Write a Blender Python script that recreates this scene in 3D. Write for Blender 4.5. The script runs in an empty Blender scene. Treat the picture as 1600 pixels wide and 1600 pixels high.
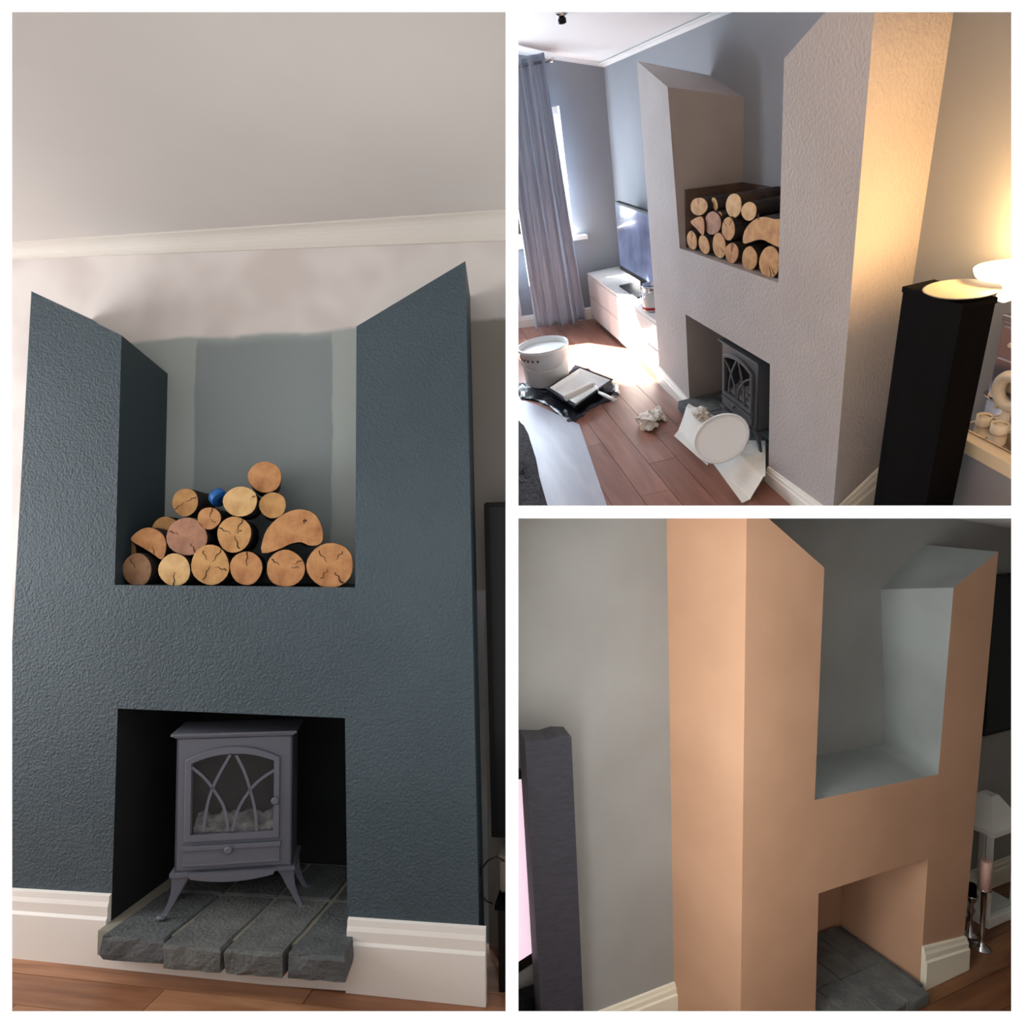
import bpy, bmesh, math, random
from mathutils import Matrix, Vector, noise

# ------------------------------------------------------------------ scene, camera, world, light, exposure
scene = bpy.context.scene
COL = scene.collection
F = 1050.0            # focal length in pixels of the 1600 px wide frame
CZ = 2.2              # camera height
cam_d = bpy.data.cameras.new('camera')
cam = bpy.data.objects.new('camera', cam_d); COL.objects.link(cam)
cam_d.sensor_fit = 'HORIZONTAL'; cam_d.sensor_width = 36.0; cam_d.lens = 36.0 * F / 1600.0
cam_d.clip_start = 0.05
cam.location = (0, 0, CZ); cam.rotation_euler = (math.pi / 2, 0, 0)
scene.camera = cam
scene.view_settings.view_transform = 'Standard'
scene.view_settings.look = 'None'
scene.view_settings.gamma = 1.0
scene.view_settings.use_curve_mapping = False
scene.view_settings.exposure = 0.0
world = bpy.data.worlds.new('overcast'); scene.world = world; world.use_nodes = True
bg = world.node_tree.nodes['Background']
bg.inputs[0].default_value = (1.0, 0.99, 0.98, 1); bg.inputs[1].default_value = 1.12

# three show rooms stand side by side behind one white border wall; each has its own frame:
# x along its chimney wall, y = 0 on that wall and negative towards the viewer, z up from its floor
class Room:
    def __init__(s, R, t, D):
        s.R = Matrix((R[0:3], R[3:6], R[6:9])); s.t = Vector(t); s.D = D
        s.c = -(s.R.transposed() @ s.t)
        toworld = Matrix(((1, 0, 0), (0, 0, 1), (0, -1, 0)))
        m = (toworld @ s.R).to_4x4(); m.translation = toworld @ s.t + Vector((0, 0, CZ)); s.M = m
    def ray(s, u, v):
        return s.R.transposed() @ Vector(((u - 800) / F, (v - 800) / F, 1))
    def at(s, u, v, ax, val):
        w = s.ray(u, v); return s.c + w * ((val - s.c[ax]) / w[ax])
    def on(s, u, v, p, n):
        w = s.ray(u, v); n = Vector(n); return s.c + w * ((Vector(p) - s.c).dot(n) / w.dot(n))
    def f(s, u, v): return s.at(u, v, 1, -s.D)
    def b(s, u, v): return s.at(u, v, 1, 0.0)
T = Room((0.990377, 0.137618, -0.014676, -0.024101, 0.067074, -0.997457, -0.136284, 0.988212, 0.069746), (-1.43367, 1.31695, 2.1871), 0.247)
G = Room((0.180048, 0.969785, -0.164622, 0.495165, -0.233963, -0.836704, -0.849938, 0.069132, -0.522328), (1.25792, -0.90359, 4.42144), 0.284)
P = Room((0.906951, -0.421023, 0.013373, -0.009696, -0.052605, -0.998568, 0.421124, 0.905523, -0.051793), (0.64604, 2.03443, 2.72507), 0.317)

def lamp(name, kind, M, energy, color, **kw):
    d = bpy.data.lights.new(name, kind); d.energy = energy; d.color = color
    for k, v in kw.items(): setattr(d, k, v)
    o = bpy.data.objects.new(name, d); COL.objects.link(o); o.matrix_world = M
    return o
def aim(room, p, q, roll=0):
    p = room.M @ Vector(p); q = room.M @ Vector(q)
    return Matrix.Translation(p) @ (q - p).to_track_quat('-Z', 'Y').to_matrix().to_4x4()
# daylight of the teal room: tall window in its left wall
lamp('daylight_teal_room', 'AREA', aim(T, (-1.25, -0.85, 1.2), (0.6, -0.25, 1.0)), 26, (0.99, 0.985, 1.0), shape='RECTANGLE', size=1.0, size_y=1.3)
# daylight of the grey room: window behind the curtain, with low sun through it
lamp('daylight_grey_room', 'AREA', aim(G, (-2.55, -1.25, 1.25), (-1.6, -.95, 1.2)), 350, (0.78, 0.88, 1.0), shape='RECTANGLE', size=2.3, size_y=1.7)
lamp('sun_grey_room', 'SPOT', aim(G, (-5.4, -3.44, 3.84), (-0.75, -0.4, 0.0)), 42000, (1.0, 0.93, 0.84), spot_size=0.5, spot_blend=0.1, shadow_soft_size=0.03)
# daylight of the peach room: unseen area light added on the windowless partition
lamp('added_daylight_peach_room', 'AREA', Matrix.Translation((0.0105, 1.38, CZ - 0.74)) @ Matrix.Rotation(-math.pi / 2, 4, 'Y'), 25, (1.0, 0.985, 0.965), shape='RECTANGLE', size=1.4, size_y=0.46)

# ------------------------------------------------------------------ helpers
random.seed(4)
def tag(o, label=None, cat=None, group=None, kind=None):
    if label: o['label'] = label
    if cat: o['category'] = cat
    if group: o['group'] = group
    if kind: o['kind'] = kind
    return o
LOC, ROOM = {}, {}      # base point and room of each thing and part
def thing(name, room, loc, label, cat, group=None):
    o = bpy.data.objects.new(name, None); COL.objects.link(o)
    o.empty_display_size = 0.05
    o.matrix_world = room.M @ Matrix.Translation(Vector(loc))
    LOC[o.name] = Vector(loc); ROOM[o.name] = room
    return tag(o, label, cat, group)

class MB:
    def __init__(s): s.v = []; s.f = []; s.sm = []
    def face(s, pts, smooth=False):
        i = len(s.v); s.v += [Vector(p) for p in pts]; s.f.append(list(range(i, i + len(pts)))); s.sm.append(smooth); return s
    def patch(s, a, b, c, d, n=8):
        a, b, c, d = map(Vector, (a, b, c, d))
        return s.grid(lambda u, v: a.lerp(b, u).lerp(d.lerp(c, u), v), n, n)
    def prism(s, a, b, smooth=False, cap=True):
        """two matching outlines joined by sides"""
        n = len(a); i = len(s.v); s.v += [Vector(p) for p in a] + [Vector(p) for p in b]
        for k in range(n):
            s.f.append([i + k, i + (k + 1) % n, i + n + (k + 1) % n, i + n + k]); s.sm.append(smooth)
        if cap:
            s.f.append([i + k for k in range(n)][::-1]); s.sm.append(False)
            s.f.append([i + n + k for k in range(n)]); s.sm.append(False)
        return s
    def ext(s, a, d, smooth=False): return s.prism(a, [Vector(p) + Vector(d) for p in a], smooth)
    def box(s, x0, x1, y0, y1, z0, z1):
        return s.ext([(x0, y0, z0), (x1, y0, z0), (x1, y0, z1), (x0, y0, z1)], (0, y1 - y0, 0))
    def rings(s, rs, smooth=True, cap0=True, cap1=True):
        n = len(rs[0]); i = len(s.v)
        for r in rs: s.v += [Vector(p) for p in r]
        for j in range(len(rs) - 1):
            for k in range(n):
                s.f.append([i + j * n + k, i + j * n + (k + 1) % n, i + (j + 1) * n + (k + 1) % n, i + (j + 1) * n + k]); s.sm.append(smooth)
        if cap0: s.f.append([i + k for k in range(n)][::-1]); s.sm.append(False)
        if cap1: s.f.append([i + (len(rs) - 1) * n + k for k in range(n)]); s.sm.append(False)
        return s
    def lathe(s, c, prof, n=24, ax=(0, 0, 1), smooth=True, cap0=True, cap1=True):
        ax = Vector(ax).normalized(); a = ax.orthogonal().normalized(); b = ax.cross(a); c = Vector(c)
        return s.rings([[c + ax * h + (a * math.cos(q) + b * math.sin(q)) * r for q in [2 * math.pi * k / n for k in range(n)]] for r, h in prof], smooth, cap0, cap1)
    def tube(s, path, r, n=8):
        path = [Vector(p) for p in path]; rs = []
        for k, p in enumerate(path):
            d = (path[min(k + 1, len(path) - 1)] - path[max(k - 1, 0)]).normalized()
            if k == 0: a = d.orthogonal().normalized()
            else: a = (a - d * a.dot(d)).normalized()
            b = d.cross(a); rr = r[k] if isinstance(r, (list, tuple)) else r
            rs.append([p + (a * math.cos(2 * math.pi * q / n) + b * math.sin(2 * math.pi * q / n)) * rr for q in range(n)])
        return s.rings(rs)
    def bar(s, path, w, d, nrm):
        """flat bar along a path, w wide in the plane, d deep along nrm"""
        path = [Vector(p) for p in path]; nrm = Vector(nrm).normalized(); rs = []
        for k, p in enumerate(path):
            t = (path[min(k + 1, len(path) - 1)] - path[max(k - 1, 0)]).normalized(); a = t.cross(nrm).normalized()
            rs.append([p + a * w / 2, p + a * w / 2 + nrm * d, p - a * w / 2 + nrm * d, p - a * w / 2])
        return s.rings(rs, False)
    def grid(s, fn, nu, nv, smooth=True, closed=False):
        i = len(s.v)
        for a in range(nu + 1):
            for b in range(nv + 1): s.v.append(Vector(fn(a / nu, b / nv)))
        for a in range(nu):
            for b in range(nv):
                k = i + a * (nv + 1) + b; s.f.append([k, k + nv + 1, k + nv + 2, k + 1]); s.sm.append(smooth)
        return s
    def build(s, name, mat, parent=None, room=None, loc=None, clip=(), bevel=0, solid=0, label=None, cat=None, group=None, kind=None, normals=True):
        if parent is not None:
            off = LOC[parent.name]; room = ROOM[parent.name]
        else:
            off = Vector(loc) if loc is not None else Vector((0, 0, 0))
        me = bpy.data.meshes.new(name)
        me.from_pydata([v - off for v in s.v], [], s.f)
        for p, m in zip(me.polygons, s.sm): p.use_smooth = m
        M = (room.M if room else Matrix()) @ Matrix.Translation(off)
        bm = bmesh.new(); bm.from_mesh(me)
        bmesh.ops.remove_doubles(bm, verts=bm.verts, dist=1e-5)
        if normals: bmesh.ops.recalc_face_normals(bm, faces=bm.faces)
        if clip:
            Mi = M.inverted()
            for co, no in clip:
                lc = Mi @ Vector(co); ln = (Mi.to_3x3() @ Vector(no)).normalized()
                g = bm.verts[:] + bm.edges[:] + bm.faces[:]
                bmesh.ops.bisect_plane(bm, geom=g, plane_co=lc, plane_no=ln, clear_outer=True)
        bm.to_mesh(me); bm.free()
        me.materials.append(mat)
        o = bpy.data.objects.new(name, me); COL.objects.link(o)
        if parent is not None:
            o.parent = parent
        else:
            o.matrix_world = M
        LOC[o.name] = off; ROOM[o.name] = room
        if bevel:
            b = o.modifiers.new('bevel', 'BEVEL'); b.width = bevel; b.segments = 2; b.limit_method = 'ANGLE'
        if solid:
            b = o.modifiers.new('solid', 'SOLIDIFY'); b.thickness = solid; b.offset = 0
        return tag(o, label, cat, group, kind)

def L(c):   # sRGB 0-255 to linear
    return tuple(((x / 255) / 12.92 if x / 255 <= 0.04045 else ((x / 255 + 0.055) / 1.055) ** 2.4) for x in c)
def mat(name, c, rough=0.6, c2=None, scale=4, bump=0, bscale=60, metal=0, stretch=None, emit=0, trans=0, alpha=1, spec=0.5, detail=4, contrast=(0.35, 0.65), blotch=None):
    m = bpy.data.materials.new(name); m.use_nodes = True
    nt = m.node_tree; n = nt.nodes; b = n['Principled BSDF']
    b.inputs['Roughness'].default_value = rough; b.inputs['Metallic'].default_value = metal
    b.inputs['Specular IOR Level'].default_value = spec
    b.inputs['Base Color'].default_value = (*L(c), 1)
    tc = n.new('ShaderNodeTexCoord'); mp = n.new('ShaderNodeMapping'); nt.links.new(tc.outputs['Object'], mp.inputs[0])
    if stretch: mp.inputs['Scale'].default_value = stretch
    if c2:
        x = n.new('ShaderNodeTexNoise'); x.inputs['Scale'].default_value = scale; x.inputs['Detail'].default_value = detail
        nt.links.new(mp.outputs[0], x.inputs[0])
        r = n.new('ShaderNodeValToRGB'); r.color_ramp.elements[0].position, r.color_ramp.elements[1].position = contrast
        r.color_ramp.elements[0].color = (*L(c), 1); r.color_ramp.elements[1].color = (*L(c2), 1)
        nt.links.new(x.outputs[0], r.inputs[0]); nt.links.new(r.outputs[0], b.inputs['Base Color'])
    if bump:
        x = n.new('ShaderNodeTexNoise'); x.inputs['Scale'].default_value = bscale; x.inputs['Detail'].default_value = 3
        nt.links.new(mp.outputs[0], x.inputs[0])
        bp = n.new('ShaderNodeBump'); bp.inputs['Strength'].default_value = bump; bp.inputs['Distance'].default_value = 0.01
        nt.links.new(x.outputs[0], bp.inputs['Height']); nt.links.new(bp.outputs[0], b.inputs['Normal'])
    if emit:
        b.inputs['Emission Color'].default_value = (*L(c), 1); b.inputs['Emission Strength'].default_value = emit
    if trans: b.inputs['Transmission Weight'].default_value = trans
    if alpha < 1: b.inputs['Alpha'].default_value = alpha
    return m
M_ = {}
def mm(k, *a, **kw):
    M_[k] = mat(k, *a, **kw); return M_[k]
mm('white_wall', (250, 250, 250), 0.9)
mm('shell', (150, 148, 145), 0.9)
mm('teal', (58, 74, 82), 0.55, (66, 82, 90), 3, bump=0.58, bscale=135)
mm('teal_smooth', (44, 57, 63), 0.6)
mm('soot', (20, 23, 25), 0.85, (14, 16, 18), 6)
mm('skirting', (244, 240, 232), 0.4)
mm('skirting_cream', (240, 234, 212), 0.45)
mm('ceiling_grey', (226, 220, 214), 0.9, (217, 211, 206), 1.2)
mm('ceiling_white', (236, 236, 236), 0.85)
mm('cornice', (236, 229, 220), 0.7)
mm('plank_oak', (184, 132, 96), 0.4, (146, 98, 68), 9, stretch=(0.35, 3, 3), bump=0.04, bscale=40)
mm('plank_oak2', (194, 142, 104), 0.4, (152, 104, 72), 9, stretch=(0.35, 3, 3), bump=0.04, bscale=40)
mm('plank_oak3', (170, 118, 84), 0.4, (136, 90, 62), 9, stretch=(0.35, 3, 3), bump=0.04, bscale=40)
mm('plank_red', (158, 112, 98), 0.3, (134, 92, 78), 7, stretch=(0.4, 3, 3))
mm('plank_red2', (164, 118, 103), 0.3, (138, 95, 81), 7, stretch=(0.4, 3, 3))
mm('plank_red3', (150, 106, 92), 0.3, (128, 87, 74), 7, stretch=(0.4, 3, 3))
mm('plank_brown', (128, 84, 54), 0.4, (98, 60, 36), 7, stretch=(0.4, 3, 3))
mm('plank_brown2', (138, 94, 60), 0.4, (104, 66, 40), 7, stretch=(0.4, 3, 3))
mm('under', (70, 48, 38), 0.8)
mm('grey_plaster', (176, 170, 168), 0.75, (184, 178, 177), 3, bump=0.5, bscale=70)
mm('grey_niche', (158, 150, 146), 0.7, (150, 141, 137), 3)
mm('grey_wall', (146, 150, 157), 0.75, (139, 143, 150), 1.5)
mm('peach', (200, 159, 128), 0.75, (188, 148, 118), 2.2, bump=0.08, bscale=30)
mm('peach_wall', (160, 161, 157), 0.75, (149, 149, 145), 2.0)
mm('peach_niche', (164, 172, 170), 0.7, (150, 156, 154), 3)
mm('brick_dark', (98, 102, 103), 0.85, (78, 82, 83), 14, bump=0.6, bscale=90)
mm('brick_pale', (114, 117, 114), 0.85, (92, 95, 94), 14, bump=0.6, bscale=90)
mm('mortar', (150, 146, 132), 0.9)
mm('bark', (70, 52, 40), 0.9, (38, 28, 22), 18, bump=0.6, bscale=50)
mm('bark_dark', (44, 36, 32), 0.9, (26, 22, 20), 18, bump=0.6, bscale=50)
mm('crack', (58, 34, 18), 0.9)
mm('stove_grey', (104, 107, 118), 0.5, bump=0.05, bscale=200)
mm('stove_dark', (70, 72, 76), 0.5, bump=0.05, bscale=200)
mm('stove_inside', (34, 34, 40), 0.7)
mm('ember', (150, 148, 148), 0.9, (96, 94, 96), 30, bump=0.8, bscale=60)
def thin_glass(name, tint, gloss):
    m = bpy.data.materials.new(name); m.use_nodes = True; nt = m.node_tree; n = nt.nodes; n.remove(n['Principled BSDF'])
    a = n.new('ShaderNodeBsdfTransparent'); a.inputs[0].default_value = (*tint, 1); b = n.new('ShaderNodeBsdfGlossy'); b.inputs['Roughness'].default_value = 0.05
    x = n.new('ShaderNodeMixShader'); x.inputs[0].default_value = gloss
    nt.links.new(a.outputs[0], x.inputs[1]); nt.links.new(b.outputs[0], x.inputs[2]); nt.links.new(x.outputs[0], n['Material Output'].inputs[0])
    M_[name] = m
thin_glass('glass', (.95, .97, .97), 0.05)
mm('black', (12, 13, 14), 0.5, spec=.25)
mm('black_wood', (14, 12, 12), 0.8, (10, 8, 8), 8, stretch=(3, 3, 0.4), spec=.05)
mm('slate_wood', (58, 58, 66), 0.55, (48, 48, 55), 10, stretch=(3, 3, 14))
mm('blue', (36, 112, 190), 0.35)
mm('blue_dark', (24, 70, 130), 0.35)
mm('white_gloss', (234, 232, 230), 0.12)
mm('seam', (70, 66, 64), 0.7)
mm('curtain', (168, 181, 199), 0.85, (150, 162, 182), 8, stretch=(6, 6, 0.4))
mm('chrome', (210, 210, 214), 0.2, metal=1.0)
mm('white_plastic', (232, 234, 234), 0.35)
mm('paint_white', (240, 242, 242), 0.2)
mm('black_plastic', (22, 24, 34), 0.25, bump=0.6, bscale=25)
mm('paper', (238, 236, 230), 0.9, bump=0.2, bscale=20)
mm('paper_soft', (226, 218, 208), 0.9, bump=0.4, bscale=30)
mm('pale_bluish', (176, 179, 192), 0.4, (162, 165, 180), 5, stretch=(0.5, 3, 3))
mm('rug', (66, 64, 68), 0.95, (40, 39, 42), 40, bump=1.0, bscale=60)
mm('screen', (12, 14, 18), 0.3, spec=.25)
mm('screen_pic', (120, 132, 165), 0.12, (48, 56, 80), 3, emit=0.22)
mm('pink_screen', (255, 226, 244), 0.3, emit=0.75)
mm('shade', (255, 236, 205), 0.6, emit=2.5)
mm('disc', (176, 164, 148), 0.6)
mm('cream', (236, 222, 200), 0.5)
mm('cab_grey', (150, 150, 158), 0.4)
mm('cab_white', (232, 214, 184), 0.4)
mm('mirror', (225, 220, 215), 0.08, metal=1.0)
mm('candle_pink', (196, 160, 148), 0.5)
mm('lantern', (236, 237, 230), 0.5)
mm('radiator', (235, 236, 238), 0.4)
mm('crate', (84, 62, 52), 0.7, (66, 48, 40), 6, stretch=(0.6, 3, 3))
mm('cable', (20, 20, 22), 0.5)
mm('beige', (150, 140, 128), 0.7)
mm('red', (176, 40, 44), 0.5)

def wood_end(name, c1, c2):
    m = bpy.data.materials.new(name); m.use_nodes = True; nt = m.node_tree; n = nt.nodes; b = n['Principled BSDF']
    b.inputs['Roughness'].default_value = 0.75
    tc = n.new('ShaderNodeTexCoord'); mp = n.new('ShaderNodeMapping'); mp.inputs['Scale'].default_value = (1, 0.05, 1)
    nt.links.new(tc.outputs['Object'], mp.inputs[0])
    w = n.new('ShaderNodeTexWave'); w.wave_type = 'RINGS'; w.rings_direction = 'Y'; w.inputs['Scale'].default_value = 45
    w.inputs['Distortion'].default_value = 3.5; w.inputs['Detail'].default_value = 3; w.inputs['Detail Scale'].default_value = 1.5
    x = n.new('ShaderNodeTexNoise'); x.inputs['Scale'].default_value = 22; x.inputs['Detail'].default_value = 5
    nt.links.new(mp.outputs[0], w.inputs[0]); nt.links.new(mp.outputs[0], x.inputs[0])
    a = n.new('ShaderNodeMath'); a.operation = 'MULTIPLY_ADD'; a.inputs[1].default_value = 0.05
    nt.links.new(w.outputs['Fac'], a.inputs[0]); nt.links.new(x.outputs[0], a.inputs[2])
    r = n.new('ShaderNodeValToRGB'); r.color_ramp.elements[0].position = 0.42; r.color_ramp.elements[1].position = 0.75
    r.color_ramp.elements[0].color = (*L(c1), 1); r.color_ramp.elements[1].color = (*L(c2), 1)
    nt.links.new(a.outputs[0], r.inputs[0]); nt.links.new(r.outputs[0], b.inputs['Base Color'])
    return m
W_ = {'pale': wood_end('wood_pale', (222, 184, 128), (186, 140, 84)), 'gold': wood_end('wood_gold', (206, 158, 100), (168, 116, 64)),
      'orange': wood_end('wood_orange', (198, 144, 92), (158, 100, 56)), 'pink': wood_end('wood_pink', (178, 130, 102), (140, 96, 74)),
      'brown': wood_end('wood_brown', (150, 112, 80), (116, 82, 56))}

# ------------------------------------------------------------------ border wall, partitions and added outer shell
DEPTH = 1.10
def px(u, v, y=DEPTH): return ((u - 800) / F * y, y, CZ - (v - 800) / F * y)
def opening_wall():
    """white borders of the three views, built as a wall with openings, splayed so that they widen towards the rooms"""
    mb = MB(); O = [(19, 19, 790, 1580), (810, 19, 1580, 790), (810, 810, 1580, 1580)]
    y0, y1, e = DEPTH, DEPTH + 0.012, 0.0
    def rect(u0, v0, u1, v1): mb.face([px(u0, v0), px(u1, v0), px(u1, v1), px(u0, v1)])
    rect(-6000, -6000, 6200, 19); rect(-6000, 1580, 6200, 4400); rect(-6000, 19, 19, 1580); rect(1580, 19, 6200, 1580)
    rect(790, 19, 810, 1580); rect(810, 790, 1580, 810)
    s = 0.008
    for (a, b, c, d) in O:
        q = [Vector(px(a, b)), Vector(px(c, b)), Vector(px(c, d)), Vector(px(a, d))]
        g = [Vector((-s, 0.012, s)), Vector((s, 0.012, s)), Vector((s, 0.012, -s)), Vector((-s, 0.012, -s))]
        r = [p + Vector((w.x * (2.2 if abs(p.x) > 0.1 else 1), w.y, w.z * (2.2 if abs(p.z - CZ) > 0.1 else 1))) for p, w in zip(q, g)]
        for k in range(4): mb.face([q[k], q[(k + 1) % 4], r[(k + 1) % 4], r[k]])
    return mb
opening_wall().build('wall_borders', M_['white_wall'], kind='structure', normals=False)
MB().box(-0.009, 0.009, 1.112, 3.1, CZ - 4, CZ + 3).build('wall_partition', M_['white_wall'], kind='structure')
MB().box(0.009, 5.4, 1.112, 8.6, CZ - 0.009, CZ + 0.009).build('floor_slab', M_['white_wall'], kind='structure')
XL, XR, YB, ZB, ZT = -7.0, 5.5, 12.0, -1.3, 9.0  # unseen outer box, added to keep world light out of the rooms
MB().box(XL - .05, XL, DEPTH, YB, ZB, ZT).build('wall_left', M_['shell'], kind='structure')
MB().box(XR, XR + .05, DEPTH, YB, ZB, ZT).build('wall_right', M_['shell'], kind='structure')
MB().box(XL, XR, YB, YB + .05, ZB, ZT).build('shell_rear', M_['shell'], kind='structure')
MB().box(XL, XR, DEPTH, YB, ZT, ZT + .05).build('ceiling', M_['shell'], kind='structure')
MB().box(XL, XR, DEPTH, YB, ZB - .05, ZB).build('floor', M_['shell'], kind='structure')
CT = [((-0.0095, 0, 0), (1, 0, 0)), ((0, 1.114, 0), (0, -1, 0))]
CG = [((0, 0, CZ + 0.0095), (0, 0, -1)), ((0, 1.114, 0), (0, -1, 0))]
CP = [((0.0095, 0, 0), (-1, 0, 0)), ((0, 0, CZ - 0.0095), (0, 0, 1)), ((0, 1.114, 0), (0, -1, 0))]

# ------------------------------------------------------------------ shared builders
def breast(room, V, back, m_front, m_niche, m_fire, label, clip, depth_in=0.14, top_m=None):
    """H-shaped chimney breast: V holds the outline on the front face, back the matching points on the wall"""
    o = thing('chimney_breast', room, (V['LB'].x, 0, 0), label, 'chimney breast')
    def bk(k): return back.get(k, Vector((V[k].x, 0, V[k].z)))
    body = MB(); order = ['LB', 'LO', 'LI', 'NL', 'NR', 'RI', 'RO', 'RB', 'FRb', 'FR', 'FL', 'FLb']
    body.face([V[k] for k in order])
    for a, b in (('LB', 'LO'), ('RO', 'RB')): body.patch(V[a], V[b], bk(b), bk(a))
    if top_m is None:
        for a, b in (('LO', 'LI'), ('RI', 'RO')): body.patch(V[a], V[b], bk(b), bk(a))
    body.build('breast_face', m_front, o, clip=clip)
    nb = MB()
    for a, b in (('LI', 'NL'), ('NL', 'NR'), ('NR', 'RI')): nb.patch(V[a], V[b], bk(b), bk(a))
    nb.build('niche_lining', m_niche, o, clip=clip)
    if top_m is not None:
        for a, b in (('LO', 'LI'), ('RI', 'RO')): MB().patch(V[a], V[b], bk(b), bk(a)).build('sloping_top', top_m, o, clip=clip)
    fb = MB(); Y = depth_in
    def fbk(k):
        q = back.get(k, None)
        return q if q is not None else Vector((V[k].x, Y, V[k].z))
    for a, b in (('FLb', 'FL'), ('FL', 'FR'), ('FR', 'FRb')): fb.patch(V[a], V[b], fbk(b), fbk(a))
    fb.face([fbk('FLb'), fbk('FL'), fbk('FR'), fbk('FRb')])
    fb.build('fire_recess', m_fire, o, clip=clip)
    return o

def skirting(room, a, b, h, nrm, m, name, clip=(), parent=None, th=0.02):
    """moulded board from a to b (floor points), h a pair of heights at both ends"""
    nrm = Vector(nrm); prof = [(0, 0), (1, 0), (1, .66), (.72, .70), (.72, .84), (.5, .9), (.42, .98), (0, 1)]
    rs = [[p + nrm * (q * th) + Vector((0, 0, z * hh)) for q, z in prof] for p, hh in ((Vector(a), h[0]), (Vector(b), h[1]))]
    return MB().rings(rs, False).build(name, m, room=room, kind='structure', clip=clip)

def planks(room, x0, x1, y0, y1, w, length, mats, clip, zf=lambda x: 0.0, seed=1, gap=0.0013, along='x'):
    rnd = random.Random(seed)
    fl = MB().face([(x0, y0, zf(x0) - .012), (x1, y0, zf(x1) - .012), (x1, y1, zf(x1) - .012), (x0, y1, zf(x0) - .012)]).build('floor', M_['under'], room=room, kind='structure', clip=clip)
    y = y1; r = 0
    while y > y0:
        ya = max(y - w, y0); x = x0 - rnd.random() * length
        while x < x1:
            xa, xb = max(x, x0), min(x + length, x1)
            if xb - xa > .02:
                z = 0.0; dz = rnd.uniform(-.0006, .0004)
                mb = MB().prism([(xa + gap, ya + gap, zf(xa) - .011), (xb - gap, ya + gap, zf(xb) - .011), (xb - gap, y - gap, zf(xb) - .011), (xa + gap, y - gap, zf(xa) - .011)],
                                [(xa + gap, ya + gap, zf(xa) + dz), (xb - gap, ya + gap, zf(xb) + dz), (xb - gap, y - gap, zf(xb) + dz), (xa + gap, y - gap, zf(xa) + dz)])
                o = mb.build('plank', rnd.choice(mats), parent=fl, clip=clip)
                if len(o.data.polygons) == 0: bpy.data.objects.remove(o)
            x += length
        y = ya; r += 1
    return fl

def firelog(room, outline, length, wood, label, group, cracks=(), bark='bark', taper=0.96, tilt=(0, 0)):
    """log whose sawn end has the given outline (room points); length runs towards the wall"""
    n = len(outline); c = sum(outline, Vector()) / n
    base = Vector((c.x, c.y, min(p.z for p in outline)))
    o = thing('firewood_log', room, c, label, 'log', group)
    d = Vector((tilt[0], 1, tilt[1])).normalized() * length
    def sc(k, off): return [c + (p - c) * k + off for p in outline]
    MB().rings([sc(1.0, d * .01), sc(1.015, d * .06), sc(taper, d)], True, False, True).build('bark', M_[bark], o)
    MB().rings([sc(.985, d * .0), sc(1.0, d * .012)], True, True, False).build('sawn_end', W_[wood], o)
    if cracks:
        rr = sum((p - c).length for p in outline) / n
        for ang, r0, r1, w in cracks:
            a = Vector((math.cos(ang), 0, math.sin(ang))); b = Vector((-a.z, 0, a.x)); f = Vector((0, -.0012, 0))
            q = []
            for k in range(6):
                t = k / 5; rad = rr * (r0 + (r1 - r0) * t); q.append((c + a * rad + b * (rr * .05 * math.sin(k * 2.1 + ang * 3)), rr * w * (0.25 + t)))
            MB().rings([[p + b * ww, p + b * ww + f, p - b * ww + f, p - b * ww] for p, ww in q], False).build('crack', M_['crack'], o)
    return o

def ellipse(cx, cy, rx, ry, rot=0, n=22, wob=0.03, seed=0):
    rnd = random.Random(seed); ph = [rnd.random() * 6.28 for _ in range(3)]; out = []
    for k in range(n):
        t = 2 * math.pi * k / n; w = 1 + wob * (math.sin(2 * t + ph[0]) * .5 + math.sin(3 * t + ph[1]) * .5 + math.sin(5 * t + ph[2]) * .3)
        x, y = rx * w * math.cos(t), ry * w * math.sin(t)
        out.append((cx + x * math.cos(rot) - y * math.sin(rot), cy + x * math.sin(rot) + y * math.cos(rot)))
    return out
def smooth_outline(pts, n=28):
    """Catmull-Rom through a closed outline"""
    m = len(pts); out = []
    for k in range(n):
        t = k / n * m; i = int(t); u = t - i
        p0, p1, p2, p3 = [pts[(i + j - 1) % m] for j in range(4)]
        out.append(tuple(.5 * (2 * p1[q] + (-p0[q] + p2[q]) * u + (2 * p0[q] - 5 * p1[q] + 4 * p2[q] - p3[q]) * u * u + (-p0[q] + 3 * p1[q] - 3 * p2[q] + p3[q]) * u ** 3) for q in (0, 1)))
    return out

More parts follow.
